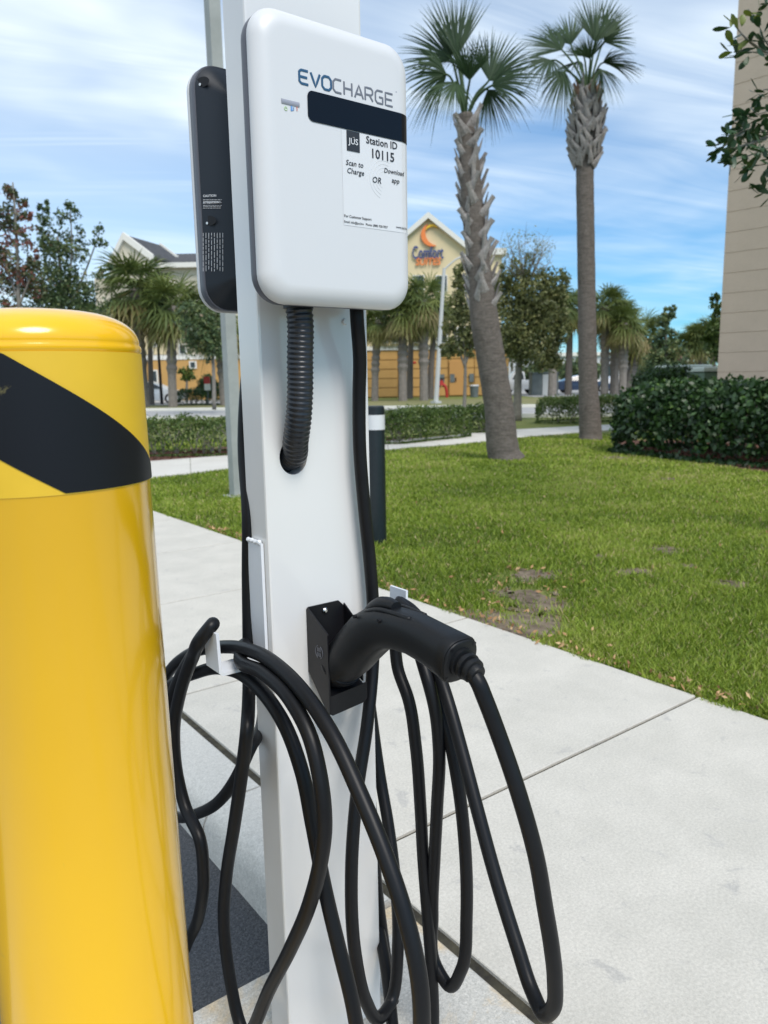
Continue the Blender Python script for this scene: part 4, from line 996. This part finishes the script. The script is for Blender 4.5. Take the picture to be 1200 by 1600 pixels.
def boot_mesh(mat):
    if mat.name in boot_me: return boot_me[mat.name]
    # strap-like leaf base: broad foot, narrowing, split tip bent outwards (local +Z up, +Y out)
    mb = MB(); L_ = .34
    def row(t, w_, y, th, L_=.34): return [Vector((-w_, y, t * L_)), Vector((w_, y, t * L_)), Vector((w_ * .85, y + th, t * L_)), Vector((0, y + th * 1.5, t * L_)), Vector((-w_ * .85, y + th, t * L_))]
    mb.loft([row(-.15, .085, -.05, .02), row(.15, .068, -.012, .028), row(.45, .045, .022, .026), row(.75, .032, .055, .018), row(1.0, .038, .090, .007)])
    o_ = mb.build('leaf_base', mat); me = o_.data; bpy.data.objects.remove(o_); boot_me[mat.name] = me; return me
def near_palm(name, label, line, D, boots, crown, group, fr, red_from=1.0):
    """line: trunk centre pixels with width in pixels (bottom to top); boots: pixel rows carrying leaf bases"""
    b = at(line[0][0], line[0][1], D); b.z = 0
    root = thing(name, label, 'palm tree', b, 0, group); s_ = D / 1192
    pts = [at(x, y, D) - b for x, y, w_ in line]; pts[0].z = -.05
    rd = [w_ * s_ / 2 for x, y, w_ in line]
    P_ = spline(pts, 8); R_ = []
    for i in range(len(P_)):
        t = i / 8; k = min(int(t), len(rd) - 2); R_.append((rd[k] * (1 - (t - k)) + rd[k + 1] * (t - k)) * (1 + .015 * math.sin(i * 2.1)))
    m_ = MB().tube(P_, R_, 20)
    m_.build('trunk', bark, root, smooth=True, sharp=0)
    # leaf bases spiral up the upper trunk
    z0, z1, step, rr0, rr1 = boots; nb = int((z1 - z0) / step); ga = math.radians(137.5)
    for i in range(nb):
        z = z0 + (z1 - z0) * i / nb
        j = min(range(len(P_)), key=lambda q: abs(P_[q].z - z)); c = P_[j]; f = (z - z0) / (z1 - z0)
        a = i * ga + rnd.uniform(-.15, .15)
        rr = rr0 * (1 - f) + rr1 * f if not callable(rr0) else rr0(f)
        me = boot_mesh(bootred if (f > red_from and rnd.random() < .35) else bootm)
        o_ = link('leaf_base', me, root); s = rnd.uniform(.8, 1.15)
        o_.location = (c.x + math.cos(a) * rr, c.y + math.sin(a) * rr, z)
        o_.rotation_euler = (rnd.uniform(-.06, .10), rnd.uniform(-.16, .16) + (.46 if i % 2 else -.46), a - math.pi / 2)
        s *= .86 if not callable(rr0) else .72; o_.scale = (s * 1.1, s * 1.0, s * rnd.uniform(.8, 1.05))
    top = P_[-1]
    for (hxp, hyp, tipx, tipy, dep, Lf, dr, spr) in fr:
        hub = at(hxp, hyp, D + dep) - b; tip = at(tipx, tipy, D + dep * 1.6) - b; ax_ = tip - hub
        pet = spline([top - ZZ * .1, top.lerp(hub, .5) + ZZ * .05, hub, hub + ax_ * .12], 4)
        m_ = MB().tube(pet, [.022 - .012 * i / (len(pet) - 1) for i in range(len(pet))], 5)
        tv = rnd.uniform(.0, .35); m_.t = [tv + .25] * len(m_.v)
        sd_ = R0.cross(ax_) if abs(R0.dot(ax_.normalized())) > .8 else R0
        face = rnd.uniform(-.5, .5); sd_ = (Matrix.Rotation(face, 3, ax_.normalized()) @ (R0 if abs(R0.dot(ax_.normalized())) < .85 else ZZ.cross(R0) * .4 + ZZ))
        V, Fq = frond_arrays(hub, ax_, sd_, Lf, int(16 + spr * .38), spr, dr * .8, 4, .0135)
        m_.add(V, Fq, tv); 
        for k in range(len(m_.t) - len(V), len(m_.t)): m_.t[k] = min(1, max(0, tv + .12 * math.sin(k * .7)))
        m_.build('frond', palmleaf, root, tint=True)
G1 = 'palms standing in the lawn'
near_palm('palm_tree', 'leaning palm on the lawn, its upper trunk clad in criss-cross leaf bases', [(791, 724, 62), (788, 712, 52), (780, 640, 46), (767, 560, 44), (757, 500, 44), (750, 430, 36), (740, 340, 34), (733, 250, 30), (727, 178, 22)], 10.75,
    (zat(757, 490, 10.75), zat(727, 195, 10.75), .034, .165, .115), None, G1,
    [(704, 92, 664, 42, .1, .80, .12, 62), (714, 88, 712, 25, .0, .86, .06, 34), (698, 116, 652, 116, -.2, .66, .45, 70), (712, 128, 682, 176, -.4, .52, .45, 62), (734, 126, 741, 84, -.35, .58, .12, 50),
     (764, 126, 798, 72, .1, .86, .14, 58), (768, 134, 815, 118, -.2, .66, .45, 55), (762, 140, 786, 178, .2, .48, .5, 60), (722, 112, 730, 60, .5, .66, .1, 40), (716, 100, 690, 78, .45, .6, .3, 60)], 2)
near_palm('palm_tree', 'straight slender palm with a bulging collar of leaf bases, right of the leaning palm', [(923, 695, 44), (923, 686, 36), (919, 600, 29), (917, 480, 27), (915, 350, 26), (914, 260, 26), (916, 200, 38), (919, 140, 24)], 14.0,
    (zat(914, 262, 14.0), zat(914, 140, 14.0), .0095, lambda f: .12 + .16 * math.sin(math.pi * min(1, .15 + f * .85)), None), None, G1,
    [(878, 78, 850, 48, .2, .86, .15, 62), (892, 70, 884, 30, .3, .80, .1, 42), (862, 94, 836, 112, -.3, .74, .45, 68), (882, 112, 862, 158, -.1, .68, .5, 62), (930, 66, 942, 14, 0, .90, .08, 48), (944, 66, 972, 34, .15, .80, .15, 50),
     (942, 98, 978, 96, -.35, .70, .35, 58), (938, 108, 952, 148, -.2, .52, .5, 62), (912, 88, 900, 60, .5, .60, .2, 50), (922, 92, 918, 62, -.4, .5, .1, 60), (904, 96, 880, 96, .4, .6, .45, 70)], .75)

def far_crown(R_, n_f, seed, n_l=15, skirt=.32):
    rg = random.Random(seed); m_ = MB()
    for i in range(n_f):
        el = rg.uniform(-.95, 1.25) if rg.random() > skirt else rg.uniform(-1.25, -.4); az = rg.uniform(0, 2 * math.pi)
        d = Vector((math.cos(az) * math.cos(el), math.sin(az) * math.cos(el), math.sin(el)))
        hub = d * R_ * .42; sd_ = d.cross(ZZ if abs(d.z) < .9 else Vector((1, 0, 0)))
        V, Fq = frond_arrays(hub, d, sd_, R_ * rg.uniform(.50, .68), n_l, 125, .28, 3, .030, rg)
        tv = rg.uniform(.05, .60) if el > -.5 else rg.uniform(.6, 1.0)
        m_.add(V, Fq, tv)
        m_.add([hub * .05, hub * .05 + ZZ * .04, hub + ZZ * .04, hub], [(0, 1, 2, 3)], tv)
    return m_
CROWNS = []
for i in range(3):
    o_ = far_crown(1.12, 78, 30 + i).build('crown', palmfar, tint=True); CROWNS.append(o_.data); bpy.data.objects.remove(o_)
tr_me = {}
def far_palm(label, px, ybase_D, cx, cy, crad, tw, booted=True, group='palms on the far side of the road'):
    D = ybase_D; crad *= .86 if 575 < px < 700 else 1; p = base(px, D); t = thing('palm_tree', label, 'palm tree', p, 0, group); s_ = D / 1192
    c = at(cx, cy, D) - p
    pts = [Vector((0, 0, -.1)), Vector((c.x * .3, c.y * .3, c.z * .5)), Vector((c.x, c.y, c.z))]
    P_ = spline(pts, 14); R_ = []
    for i in range(len(P_)):
        f = i / (len(P_) - 1); R_.append(tw * s_ * .5 * (1.15 - .3 * f + (.28 * (i % 2) + .12 if booted and f > .35 else 0)))
    MB().tube(P_, R_, 8).build('trunk', farboot if booted else bark, t, smooth=False)
    cr = link('crown', CROWNS[rnd.randrange(3)], t); cr.location = c; cr.scale = (crad * s_,) * 3; cr.rotation_euler = (0, 0, rnd.uniform(0, 6))
    return t
far_palm('bushy palm directly above the yellow bollard rim, leftmost of the left group', 224, 43, 210, 452, 72, 14)
far_palm('thin straight grey palm trunk between the two thick left palms', 235, 47, 236, 470, 44, 8, False)
far_palm('thick booted palm standing in front of the silver car', 268, 41.5, 270, 478, 62, 13)
far_palm('booted palm half hidden by the rear charger and lamp pole', 349, 43, 338, 500, 60, 12)
far_palm('palm left of the hotel sign, mostly behind the white post', 585, 47, 592, 500, 45, 10)
far_palm('palm whose booted trunk forks the view between post and hotel sign', 629, 46, 630, 488, 52, 12)
far_palm('thin palm just behind the booted palm, in front of the red pipe', 640, 52, 645, 480, 44, 9, False)
far_palm('bright booted palm directly under the hotel sign', 662, 46, 662, 468, 56, 12)
far_palm('slim palm touching the left side of the street lamp', 672, 50, 682, 490, 42, 9, False)
far_palm('palm behind the round oak, left of the slender lawn palm', 863, 53, 868, 478, 42, 12)
far_palm('dark trunked palm seen against the slender lawn palm', 888, 55, 892, 480, 40, 10, False)
far_palm('tallest palm of the right clump, just right of the slender lawn palm', 945, 54, 945, 478, 42, 11)
far_palm('second palm of the right clump with brown skirt', 960, 56, 962, 498, 42, 12)
far_palm('third palm of the right clump with twin pale trunk', 973, 53, 976, 505, 40, 11)
far_palm('rightmost palm of the right clump', 983, 56, 1000, 522, 44, 12)
for (px_, cy_, r_, lb) in ((1072, 540, 30, 'distant palm left of the pair beside the tan wall'), (1094, 528, 34, 'distant palm nearest the green cabinet'), (1114, 520, 36, 'distant palm touching the tan wall edge'), (1045, 545, 26, 'small distant palm behind the dark leafy tree')):
    far_palm(lb, px_, 58, px_, cy_, r_, 8, False)

# ------------------------------------------------------------------ leafy trees, hedges, shrubs
def cloud(blobs, n, clump=26, cs=.16):
    """leaf centres gathered in clumps near blob surfaces; blobs: (cx,cy,cz,rx,ry,rz,weight)"""
    B = np.array(blobs, float); W = B[:, 6] / B[:, 6].sum(); nc = max(1, n // clump)
    ids = nrg.choice(len(B), nc, p=W); d = nrg.normal(size=(nc, 3)); d /= np.linalg.norm(d, axis=1)[:, None]
    rr = nrg.random(nc) ** .42
    c = B[ids, :3] + d * B[ids, 3:6] * rr[:, None]
    k = nrg.integers(0, nc, n); P_ = c[k] + nrg.normal(size=(n, 3)) * cs * B[ids[k], 3:6].mean(1)[:, None]
    ct = nrg.normal(0, .16, nc)[k]
    return P_, ct
def leafy(name, label, cat, p, D, blobs_px, n, leaf, mat, trunks, group=None, cs=.14, depth=.8, tw=.06, clump=26, tmean=.4, extra=None):
    """blobs_px: (px, py, rx, ry[, weight]) read as blobs at distance D, given real depth; trunks: list of pixel polylines"""
    t = thing(name, label, cat, p, 0, group); s_ = D / 1192; bl_ = []
    for q in blobs_px:
        c = at(q[0], q[1], D + nrg.uniform(-.3, .3) * q[2] * s_) - p; rx, rz = q[2] * s_, q[3] * s_
        bl_.append((c.x, c.y, c.z, rx, rx * depth, rz, q[4] if len(q) > 4 else q[2] * q[3]))
    P_, ct = cloud(bl_, n, clump, cs)
    P_[:, 2] = np.maximum(P_[:, 2], .02)
    tn = np.clip(tmean + ct + nrg.normal(0, .16, n), 0, 1)
    V, F, tt = leafcards(P_, leaf, tn)
    np_obj('crown' if cat == 'tree' else 'foliage', V, F, mat, t, tt)
    for (pl_, w0_, w1_) in trunks:
        pt = [at(x, y, D) - p for x, y in pl_]
        if len(pt) > 1:
            P2 = spline(pt, 5); 
            MB().tube(P2, [w0_ * s_ / 2 * (1 - i / (len(P2) - 1)) + w1_ * s_ / 2 * i / (len(P2) - 1) for i in range(len(P2))], 7).build('trunk' if w0_ > 5 else 'limb', treebark, t, smooth=True, sharp=0)
    return t
def twigs(t, p, D, root_px, n, rx, y0, y1, mat=treebark, r=.006):
    m_ = MB(); r0_ = at(*root_px, D) - p
    for i in range(n):
        e = at(root_px[0] + rnd.uniform(-rx, rx), rnd.uniform(y0, y1), D + rnd.uniform(-1, 1)) - p; md = r0_.lerp(e, .5) + Vector((rnd.gauss(0, .1), rnd.gauss(0, .1), .1))
        P_ = spline([r0_, md, e], 3); m_.tube(P_, [r * 3 * (1 - k / 6.5) for k in range(7)], 4)
        for k in range(3):
            q = P_[3 + k]; e2 = q + Vector((rnd.gauss(0, .18), rnd.gauss(0, .18), rnd.uniform(.1, .4))); m_.tube([q, e2], [r, r * .4], 3)
    m_.build('twigs', mat, t)
# round oak right of the leaning palm
p = gnd(808, 657); D = p.dot(F0)
t = leafy('oak_tree', 'round olive green oak between the two lawn palms, bare twigs on top', 'tree', p, D,
    [(825, 470, 48, 42), (805, 510, 40, 48), (850, 510, 38, 48), (830, 545, 45, 32), (792, 445, 28, 34), (862, 450, 28, 38), (815, 425, 30, 28, 350), (858, 560, 22, 22), (880, 505, 14, 42, 450)], 15000, .11, leafoak,
    [([(808, 660), (809, 600), (812, 555), (815, 500), (822, 440)], 15, 4), ([(812, 570), (795, 520), (790, 470)], 5, 2), ([(812, 560), (840, 500), (858, 460)], 5, 2)], tmean=.38)
twigs(t, p, D, (822, 450), 34, 52, 355, 420)
Pc, ct = cloud([(*(at(822, 395, D) - p), .9, .7, .55, 1)], 800, 8, .1); V, F, tt = leafcards(Pc, .06, np.clip(.6 + ct, 0, 1)); np_obj('sparse_leaves', V, F, leafoak, t, tt)
# thin young tree in front of the hotel
p = gnd(724, 678); D = p.dot(F0)
t = leafy('young_tree', 'thin young tree with sparse brownish crown left of the leaning palm', 'tree', p, D,
    [(720, 450, 16, 34), (708, 490, 20, 34), (735, 500, 16, 40), (716, 535, 24, 22), (700, 548, 14, 14), (740, 545, 14, 16), (722, 425, 9, 14)], 4200, .085, leafoak,
    [([(724, 680), (726, 620), (727, 570), (724, 520), (720, 440)], 7, 2), ([(727, 575), (712, 530), (705, 495)], 4, 2), ([(727, 570), (738, 530), (740, 490)], 4, 2)], tmean=.45)
# reddish and dark trees on the left
p = base(28, 17)
t = leafy('holly_tree', 'tall sparse holly tree with reddish leaves at the left edge', 'tree', p, 17,
    [(20, 300, 17, 16), (14, 345, 26, 26), (35, 370, 20, 24), (5, 400, 24, 34), (30, 430, 34, 30), (8, 470, 26, 30), (48, 445, 18, 28), (18, 520, 40, 40), (40, 330, 9, 22, 200), (55, 405, 12, 16)], 5200, .095, leafred,
    [([(28, 620), (30, 520), (28, 430), (24, 340), (20, 285)], 9, 2), ([(29, 480), (48, 430), (55, 400)], 4, 2), ([(29, 470), (8, 410), (2, 380)], 4, 2)], cs=.16, tmean=.5)
p = base(98, 18.5)
t = leafy('bushy_tree', 'broad dark bushy tree with airy upper sprays behind the yellow bollard', 'tree', p, 18.5,
    [(92, 425, 30, 55), (108, 470, 50, 50), (70, 470, 42, 46), (70, 350, 16, 26, 330), (108, 345, 20, 34, 380), (88, 380, 26, 28), (140, 480, 30, 40), (125, 395, 22, 32, 420), (152, 370, 14, 22, 180), (158, 415, 16, 24, 260), (60, 520, 40, 40), (120, 530, 50, 40), (66, 320, 8, 12, 70), (110, 322, 8, 14, 80)], 12000, .09, leafdark,
    [([(98, 625), (100, 540), (96, 450), (90, 370)], 11, 3), ([(98, 500), (70, 410), (66, 330)], 4, 1.5), ([(98, 490), (112, 400), (110, 325)], 4, 1.5), ([(100, 500), (135, 420), (155, 365)], 4, 1.5)], cs=.15, tmean=.36)
p = base(330, 30)
leafy('leafy_tree', 'leafy green tree filling the gap behind the rear charger, by the parking sign', 'tree', p, 30, [(318, 520, 34, 36), (300, 500, 26, 30), (340, 545, 24, 26), (345, 510, 20, 30)], 4200, .16, leafdark, [([(335, 640), (333, 560), (330, 520)], 7, 3)], tmean=.42)
# trees and shrubs on the right
p = base(1040, 30)
leafy('slender_tree', 'dark slender tree rising left of the tan wall gap', 'tree', p, 30, [(1043, 492, 12, 16), (1035, 510, 16, 18), (1042, 535, 22, 22), (1055, 560, 24, 20), (1025, 565, 22, 16), (1052, 485, 8, 8, 60), (1030, 545, 18, 20)], 4200, .15, leafdark, [([(1040, 618), (1040, 540), (1043, 490)], 5.5, 2)])
p = base(1122, 24)
leafy('wall_side_tree', 'leafy tree pressed against the tan wall edge', 'tree', p, 24, [(1118, 475, 12, 16, 120), (1122, 510, 16, 24), (1128, 545, 26, 26), (1110, 530, 14, 16)], 3600, .13, leafl, [([(1124, 610), (1124, 540), (1120, 470)], 6, 2)], tmean=.3)
p = base(1035, 15)
leafy('shrub', 'low dark shrub in front of the green cabinets', 'shrub', p, 15, [(1035, 590, 38, 18), (1010, 598, 24, 16), (1062, 592, 26, 20), (1085, 600, 22, 16), (1035, 612, 60, 18)], 7000, .065, leafhedge, [([(1035, 640), (1035, 600)], 5.5, 3)], tmean=.5)
k = 0
for (cx_, cy_, rx_, ry_, D_, lb) in ((800, 545, 60, 22, 95, 'far tree behind the round oak'), (905, 575, 40, 14, 90, 'far low tree seen right of the slender lawn palm'), (1012, 560, 30, 22, 80, 'far green tree beyond the right palm clump'), (1085, 575, 34, 18, 85, 'far tree behind the green cabinets'),
                                     (290, 470, 30, 30, 75, 'far tree between left palms and rear charger'), (160, 520, 40, 60, 70, 'far tree left of the palms above the bollard'), (842, 580, 36, 12, 84, 'far low bushy tree behind the grey enclosure'), (700, 585, 2, 2, 54, None)):
    if lb is None: continue
    p = base(cx_, D_); leafy('far_tree', lb, 'tree', p, D_, [(cx_, cy_, rx_, ry_), (cx_ - rx_ * .4, cy_ + 8, rx_ * .6, ry_), (cx_ + rx_ * .45, cy_ + 5, rx_ * .55, ry_ * .8)], 3500, .42, leafdark, [([(cx_, 612), (cx_, cy_)], 5.5, 3)], group='trees far beyond the road')

def hedge(name, label, cat, poly_c, half, height, n, leaf, mat, tmean=.42, group=None, rough=.10, stuffcore=True):
    """poly_c: centre line points (x,y); leaves on and just inside a lumpy rounded box"""
    A = [Vector((x, y, 0)) for x, y in poly_c]; o_ = A[0]; t = thing(name, label, cat, o_, 0, group)
    seg = [(b - a).length for a, b in zip(A[:-1], A[1:])]; tot = sum(seg); cum = np.concatenate([[0], np.cumsum(seg)])
    xs = np.array([a.x for a in A]); ys = np.array([a.y for a in A])
    s_ = nrg.uniform(-half * .7, tot + half * .7, n); sc_ = np.clip(s_, 0, tot); X = np.interp(sc_, cum, xs); Y = np.interp(sc_, cum, ys)
    dx = np.interp(np.clip(sc_ + .05, 0, tot), cum, xs) - np.interp(np.clip(sc_ - .05, 0, tot), cum, xs); dy = np.interp(np.clip(sc_ + .05, 0, tot), cum, ys) - np.interp(np.clip(sc_ - .05, 0, tot), cum, ys)
    l_ = np.hypot(dx, dy) + 1e-9; dx /= l_; dy /= l_
    th = nrg.uniform(-.35, math.pi + .35, n); e_ = 3.2
    ca, sa = np.cos(th), np.sin(th); ra = nrg.uniform(.80, 1.0, n) + rough * (np.sin(s_ * 5.1 + 2 * th) * .5 + np.sin(s_ * 11 - 3 * th) * .35 + nrg.normal(0, .35, n))
    end = np.clip(np.minimum(s_ + half * .7, tot + half * .7 - s_) / (half * .8), 0, 1); er = np.sqrt(1 - (1 - end) ** 2)
    off_ = half * np.sign(ca) * np.abs(ca) ** (2 / e_) * ra * er; z = height * (.10 + .90 * np.sign(sa) * np.abs(sa) ** (2 / e_) * ra * (.55 + .45 * er))
    ov = s_ - sc_
    P_ = np.stack([X + dx * ov - dy * off_ - o_.x, Y + dy * ov + dx * off_ - o_.y, np.maximum(z, .03)], 1)
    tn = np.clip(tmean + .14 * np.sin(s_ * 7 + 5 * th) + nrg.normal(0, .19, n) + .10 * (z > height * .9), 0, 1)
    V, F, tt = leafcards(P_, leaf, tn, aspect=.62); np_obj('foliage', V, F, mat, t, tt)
    # woody stems inside
    m_ = MB()
    for i in range(max(6, int(tot * 5))):
        f = rnd.random() * tot; x, y = np.interp(f, cum, xs), np.interp(f, cum, ys)
        for k_ in range(3):
            m_.tube([(x - o_.x, y - o_.y, -.02), (x - o_.x + rnd.uniform(-.1, .1), y - o_.y + rnd.uniform(-.1, .1), height * .4), (x - o_.x + rnd.uniform(-.3, .3) * half * 2, y - o_.y + rnd.uniform(-.3, .3) * half * 2, height * .8)], [.012, .009, .004], 4)
    tag(m_.build('stems', treebark, t), kind='stuff')
    return t
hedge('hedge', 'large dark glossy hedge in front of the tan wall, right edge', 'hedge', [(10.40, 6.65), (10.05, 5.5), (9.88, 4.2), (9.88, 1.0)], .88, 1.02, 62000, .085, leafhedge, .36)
# sprouting tips on the big hedge handled by lumpy outline
p0, p1 = at(228, 700, 12.3), at(362, 696, 12.3)
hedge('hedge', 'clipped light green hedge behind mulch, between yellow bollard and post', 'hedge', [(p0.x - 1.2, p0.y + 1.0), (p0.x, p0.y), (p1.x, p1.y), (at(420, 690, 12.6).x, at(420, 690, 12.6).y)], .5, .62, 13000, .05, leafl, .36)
p0, p1 = at(600, 680, 13.9), at(700, 676, 15.3)
hedge('hedge', 'low loose hedge right of the black bollard, behind the path', 'hedge', [(p0.x, p0.y), (p1.x, p1.y)], .55, .62, 11000, .055, leafl, .36)
p0, p1 = at(742, 676, 16.4), at(765, 672, 17)
hedge('shrub', 'rounded shrub just left of the leaning palm base', 'shrub', [(p0.x, p0.y), (p1.x, p1.y)], .45, .60, 4500, .055, leafl, .28)
p0, p1 = at(868, 660, 19.5), at(950, 657, 20.5)
hedge('shrub', 'rounded olive shrub behind the slender lawn palm', 'shrub', [(p0.x, p0.y), (p1.x, p1.y)], .65, .68, 9000, .06, leafl, .42)
p0, p1 = base(286, 45.5), base(352, 44.5)
hedge('hedge', 'long clipped hedge in front of the hotel, beside the silver car', 'hedge', [(p0.x, p0.y), (p1.x, p1.y)], .6, .95, 5000, .10, leafhedge, .6)
p = base(322, 47.5)
leafy('round_shrub', 'dark ball shaped shrub behind the parking sign', 'shrub', p, 47.5, [(324, 603, 18, 18)], 3500, .12, leafhedge, [([(324, 632), (324, 600)], 5.5, 3)], tmean=.45)
p = base(292, 49)
leafy('small_palm', 'small bright palm against the orange wall above the hedge', 'shrub', p, 49, [(292, 586, 14, 10)], 700, .2, leafl, [([(292, 628), (292, 590)], 5.5, 3)], tmean=.6)

# mulch chips
cp_ = []
for i in range(5200):
    if i < 3000:
        x = rnd.uniform(8.6, 12); y = rnd.uniform(1.5, 7.4)
        if x < np.interp(y, [q.y for q in bp_][::-1], [q.x for q in bp_][::-1]) + .05: continue
    else: x = rnd.uniform(2.6, 9.2); y = rnd.uniform(11.1 + .09 * max(0, x - 4), 12.2)
    cp_.append((x, y, rnd.uniform(.008, .03)))
V, F, tt = leafcards(np.array(cp_), .07, None, aspect=.35)
tag(np_obj('mulch_chips', V, F, M('mulch_chip', (.12, .05, .03), .9, tint=[(.05, .022, .015), (.11, .048, .03), (.19, .09, .06)]), None, tt), 'reddish brown bark mulch spread under the hedges', 'mulch', kind='stuff')

# ------------------------------------------------------------------ broad-leaved tree reaching in from the right
TD = 4.6
tp_ = at(1330, 600, TD + .4); tp_.z = 0
tr = thing('broadleaf_tree', 'glossy leaved tree branches reaching in at the upper right corner', 'tree', tp_)
MB().tube(spline([(0, 0, -.05), (.03, .02, 1.2), (0, .05, 2.6), (.05, .0, 4.6)], 6), [.10 - .0032 * i for i in range(19)], 12).build('trunk', treebark, tr, smooth=True, sharp=0)
T_ = lambda x, y, d=0: at(x, y, TD + d) - tp_
Pc_, ct_ = cloud([(0, 0, 4.9, 1.0, 1.0, .7, 1), (.5, .3, 4.6, .8, .8, .5, .6)], 5000, 22, .16); V, F, tt = leafcards(Pc_, .085, np.clip(.4 + ct_, 0, 1)); np_obj('crown', V, F, leafhedge, tr, tt)
mb = MB()
# leaf: obovate blade with a midrib crease, local +Y along the leaf
Lw = [(0, .0), (.12, .10), (.35, .24), (.62, .34), (.85, .26), (1.0, .03)]
mb_ = MB(); vs = []; fs = []
for i, (y, wd) in enumerate(Lw): wd *= .62; vs += [(-wd, y, .06 * wd + .10 * y * y), (0, y, -.02 + .10 * y * y), (wd, y, .06 * wd + .10 * y * y)]
for i in range(len(Lw) - 1):
    a = i * 3; fs += [(a, a + 1, a + 4, a + 3), (a + 1, a + 2, a + 5, a + 4)]
mb_.add(vs, fs); o_ = mb_.build('leaf', nearleaf, smooth=True, sharp=0); leaf_me = o_.data; bpy.data.objects.remove(o_)
o_ = mb_.build('leaf', youngleaf, smooth=True, sharp=0); leaf_y = o_.data; bpy.data.objects.remove(o_)
branches = [[T_(1330, 260, .3), T_(1262, 200, .1), T_(1205, 212), T_(1170, 225), T_(1138, 232)], [T_(1330, 120, .3), T_(1262, 110), T_(1205, 85, .1), T_(1168, 62), T_(1148, 40)], [T_(1262, 205, .1), T_(1225, 165), T_(1185, 178), T_(1158, 180)],
            [T_(1262, 110), T_(1222, 92), T_(1180, 82), T_(1148, 80)], [T_(1262, 205, .1), T_(1230, 240), T_(1200, 255), T_(1165, 262)], [T_(1262, 110), T_(1230, 50), T_(1205, 8)], [T_(1205, 212), T_(1180, 200), T_(1160, 205), T_(1125, 235)],
            [T_(1262, 205, .1), T_(1240, 280), T_(1215, 300), T_(1192, 296)], [T_(1262, 205, .2), T_(1220, 195, .25), T_(1180, 225, .3), T_(1145, 215, .25)], [T_(1230, 240, .1), T_(1195, 232, -.15), T_(1165, 245, -.2), T_(1140, 250, -.2)], [T_(1222, 92), T_(1200, 70), T_(1182, 28)], [T_(1222, 150, .2), T_(1200, 140, .2), T_(1185, 150, .1)]]
nl = 0; tot_l = 296
for bi, br in enumerate(branches):
    P_ = spline(br, 8); r0_ = .016 if bi < 2 else .007
    MB().tube(P_, [r0_ * (1 - .8 * i / (len(P_) - 1)) for i in range(len(P_))], 7).build('branch', treebark, tr, smooth=True, sharp=0)
    cnt = [30, 24, 30, 22, 32, 14, 34, 18, 30, 30, 14, 14][bi]
    for k in range(cnt):
        if nl >= tot_l: break
        f = rnd.uniform(.28, 1.0) if k > 5 else 1.0
        i = min(int(f * (len(P_) - 1)), len(P_) - 1); q = P_[i]; dr_ = (P_[min(i + 1, len(P_) - 1)] - P_[max(i - 1, 0)]).normalized()
        d = (dr_ * rnd.uniform(.2, 1.0) + Vector((rnd.gauss(0, .7), rnd.gauss(0, .7), rnd.gauss(0, .6)))).normalized()
        q = q + Vector((rnd.gauss(0, .018), rnd.gauss(0, .018), rnd.gauss(0, .018)))
        yl = bi in (1, 10, 3) and k < 5
        o_ = link('leaf', leaf_y if yl else leaf_me, tr); s = rnd.uniform(.062, .10)
        up_ = Vector((rnd.gauss(0, .6), rnd.gauss(0, .6), 1)); xx = d.cross(up_).normalized(); zz_ = xx.cross(d)
        o_.matrix_local = Matrix(((xx.x * s, d.x * s, zz_.x * s, q.x), (xx.y * s, d.y * s, zz_.y * s, q.y), (xx.z * s, d.z * s, zz_.z * s, q.z), (0, 0, 0, 1)))
        nl += 1
bpy.context.view_layer.update()

# ------------------------------------------------------------------ true size of the charging post and everything on it
KS = .905            # the units are 34 cm tall and the cable 20 mm thick: bring the measured set down to that size
def children(o): return [q for q in COL.objects if q.parent == o]
def bake(o):
    if o.type == 'MESH':
        co = np.zeros(len(o.data.vertices) * 3); o.data.vertices.foreach_get('co', co); o.data.vertices.foreach_set('co', co * KS); o.data.update()
    for ch_ in children(o): bake(ch_)
hose = bpy.data.objects['ribbed_hose']
for o in (post, fa, fbk, cb1, cb2, hose):
    o.location = CP + (Vector(o.location) - CP) * KS; bake(o)
dz = post.location.z; post.location.z = 0
def lift(o):
    if o.type == 'MESH':
        for v_ in o.data.vertices: v_.co.z = v_.co.z + dz if (v_.co.z > .002) else -.02
    for ch_ in children(o): lift(ch_)
lift(post)
